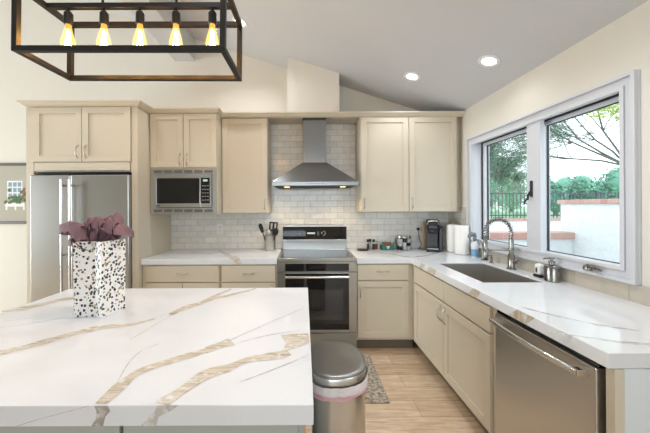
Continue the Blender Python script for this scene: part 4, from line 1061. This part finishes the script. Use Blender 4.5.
# bare-branched tree arching over the yard
def branchy(label, base, trunk_h, seed, aim, length, leaf_m, nleaf, group=None):
    rnd = random.Random(seed); t = thing('tree', base, label, 'tree'); b = MB(); lf = MB()
    base = Vector(base); top = base+Vector((-.1, 0, trunk_h)); b.tube([base, base.lerp(top, .5)+Vector((.06, 0, 0)), top], [.13, .11, .09], 8)
    def grow(p, d, L, r, lev):
        P = [p]; Rr = [r]; q = p.copy(); dd = d.copy(); n = 6
        for k in range(n):
            dd = (dd+Vector((rnd.uniform(-.28, .28), rnd.uniform(-.28, .28), rnd.uniform(-.24, .20)))).normalized(); q = q+dd*(L/n); P.append(q.copy()); Rr.append(max(.004, r*(1-.75*(k+1)/n)))
            if lev < 3 and k > 0:
                for _ in range((3, 3, 2)[lev]):
                    sd = (dd+Vector((rnd.uniform(-.9, .9), rnd.uniform(-.9, .9), rnd.uniform(-.7, .6)))).normalized(); grow(q.copy(), sd, L*.5*rnd.uniform(.7, 1.2), Rr[-1]*.6, lev+1)
            if lev >= 2:
                for _ in range(nleaf):
                    a = Vector((rnd.uniform(-1, 1), rnd.uniform(-1, 1), rnd.uniform(-1, 1))).normalized(); e = a.orthogonal().normalized(); c = q+a*.06; s = .030
                    lf._f([lf.bm.verts.new(c+a*s), lf.bm.verts.new(c+e*s*.55), lf.bm.verts.new(c-a*s), lf.bm.verts.new(c-e*s*.55)])
        b.tube(P, Rr, 5)
    for d, L in aim: grow(top.copy(), Vector(d).normalized(), L*length, .042, 0)
    b.build('branches', M_bark, t); lf.build('foliage', leaf_m, t, recalc=False)
branchy('bare arching tree whose twigs cross the sky in the right sash', (12.4, 11.2, .97), 1.9, 11, [((-1, .1, .35), 4.3), ((-.9, -.2, .6), 4.0), ((-1, .3, .12), 3.6), ((-.6, .2, .9), 3.0), ((-1, -.1, .5), 4.4)], 1.45, M_l2, 1)
branchy('slim leafy tree whose twigs fill the left sash', (7.2, 12.2, .97), 1.9, 23, [((.4, .2, .6), 2.0), ((-.5, .4, .8), 1.8), ((.9, .3, .25), 2.0), ((.1, .3, 1), 1.9)], .55, M_l2, 1)
b = None
rl = random.Random(77); t = thing('tree', (5.6, 4.9, -.05), 'yellow green leafy tree at the top right of the right sash', 'tree')
b = MB(); leaf_cloud(b, (5.45, 5.0, 3.22), (.55, .5, .38), 900, .05, rl); leaf_cloud(b, (5.9, 4.8, 3.35), (.7, .6, .5), 700, .05, rl); b.build('foliage', M_l3, t, recalc=False)
b = MB(); b.tube([(5.95, 4.75, -.05), (5.9, 4.75, 1.8), (5.8, 4.8, 3.0)], [.08, .06, .03], 8); b.tube([(5.9, 4.76, 2.2), (5.6, 4.9, 2.9), (5.35, 5.0, 3.2)], [.04, .03, .012], 6); b.build('trunk', M_bark, t)
# far neighbour house
t = thing('house', (25.5, 40, .98), 'small pale neighbour house far beyond the fence in the left sash', 'house')
M_hw = mat('house_paint', srgb(232, 222, 214), .8); M_hr = mat('house_roof', srgb(176, 160, 152), .8)
MB().box(23.6, 27.8, 39, 42, .98, 2.35).build('wall', M_hw, t)
b = MB(); b.prism([(23.2, 2.35), (28.2, 2.35), (26.9, 3.1), (24.5, 3.1)], 38.6, 42.4, lambda p: (p[0], p[2], p[1])); b.build('roof', M_hr, t)
for x in (24.3, 25.6, 26.8): MB().box(x, x+.6, 38.95, 39.0, 1.3, 2.0).build('window', M_rubber, t)
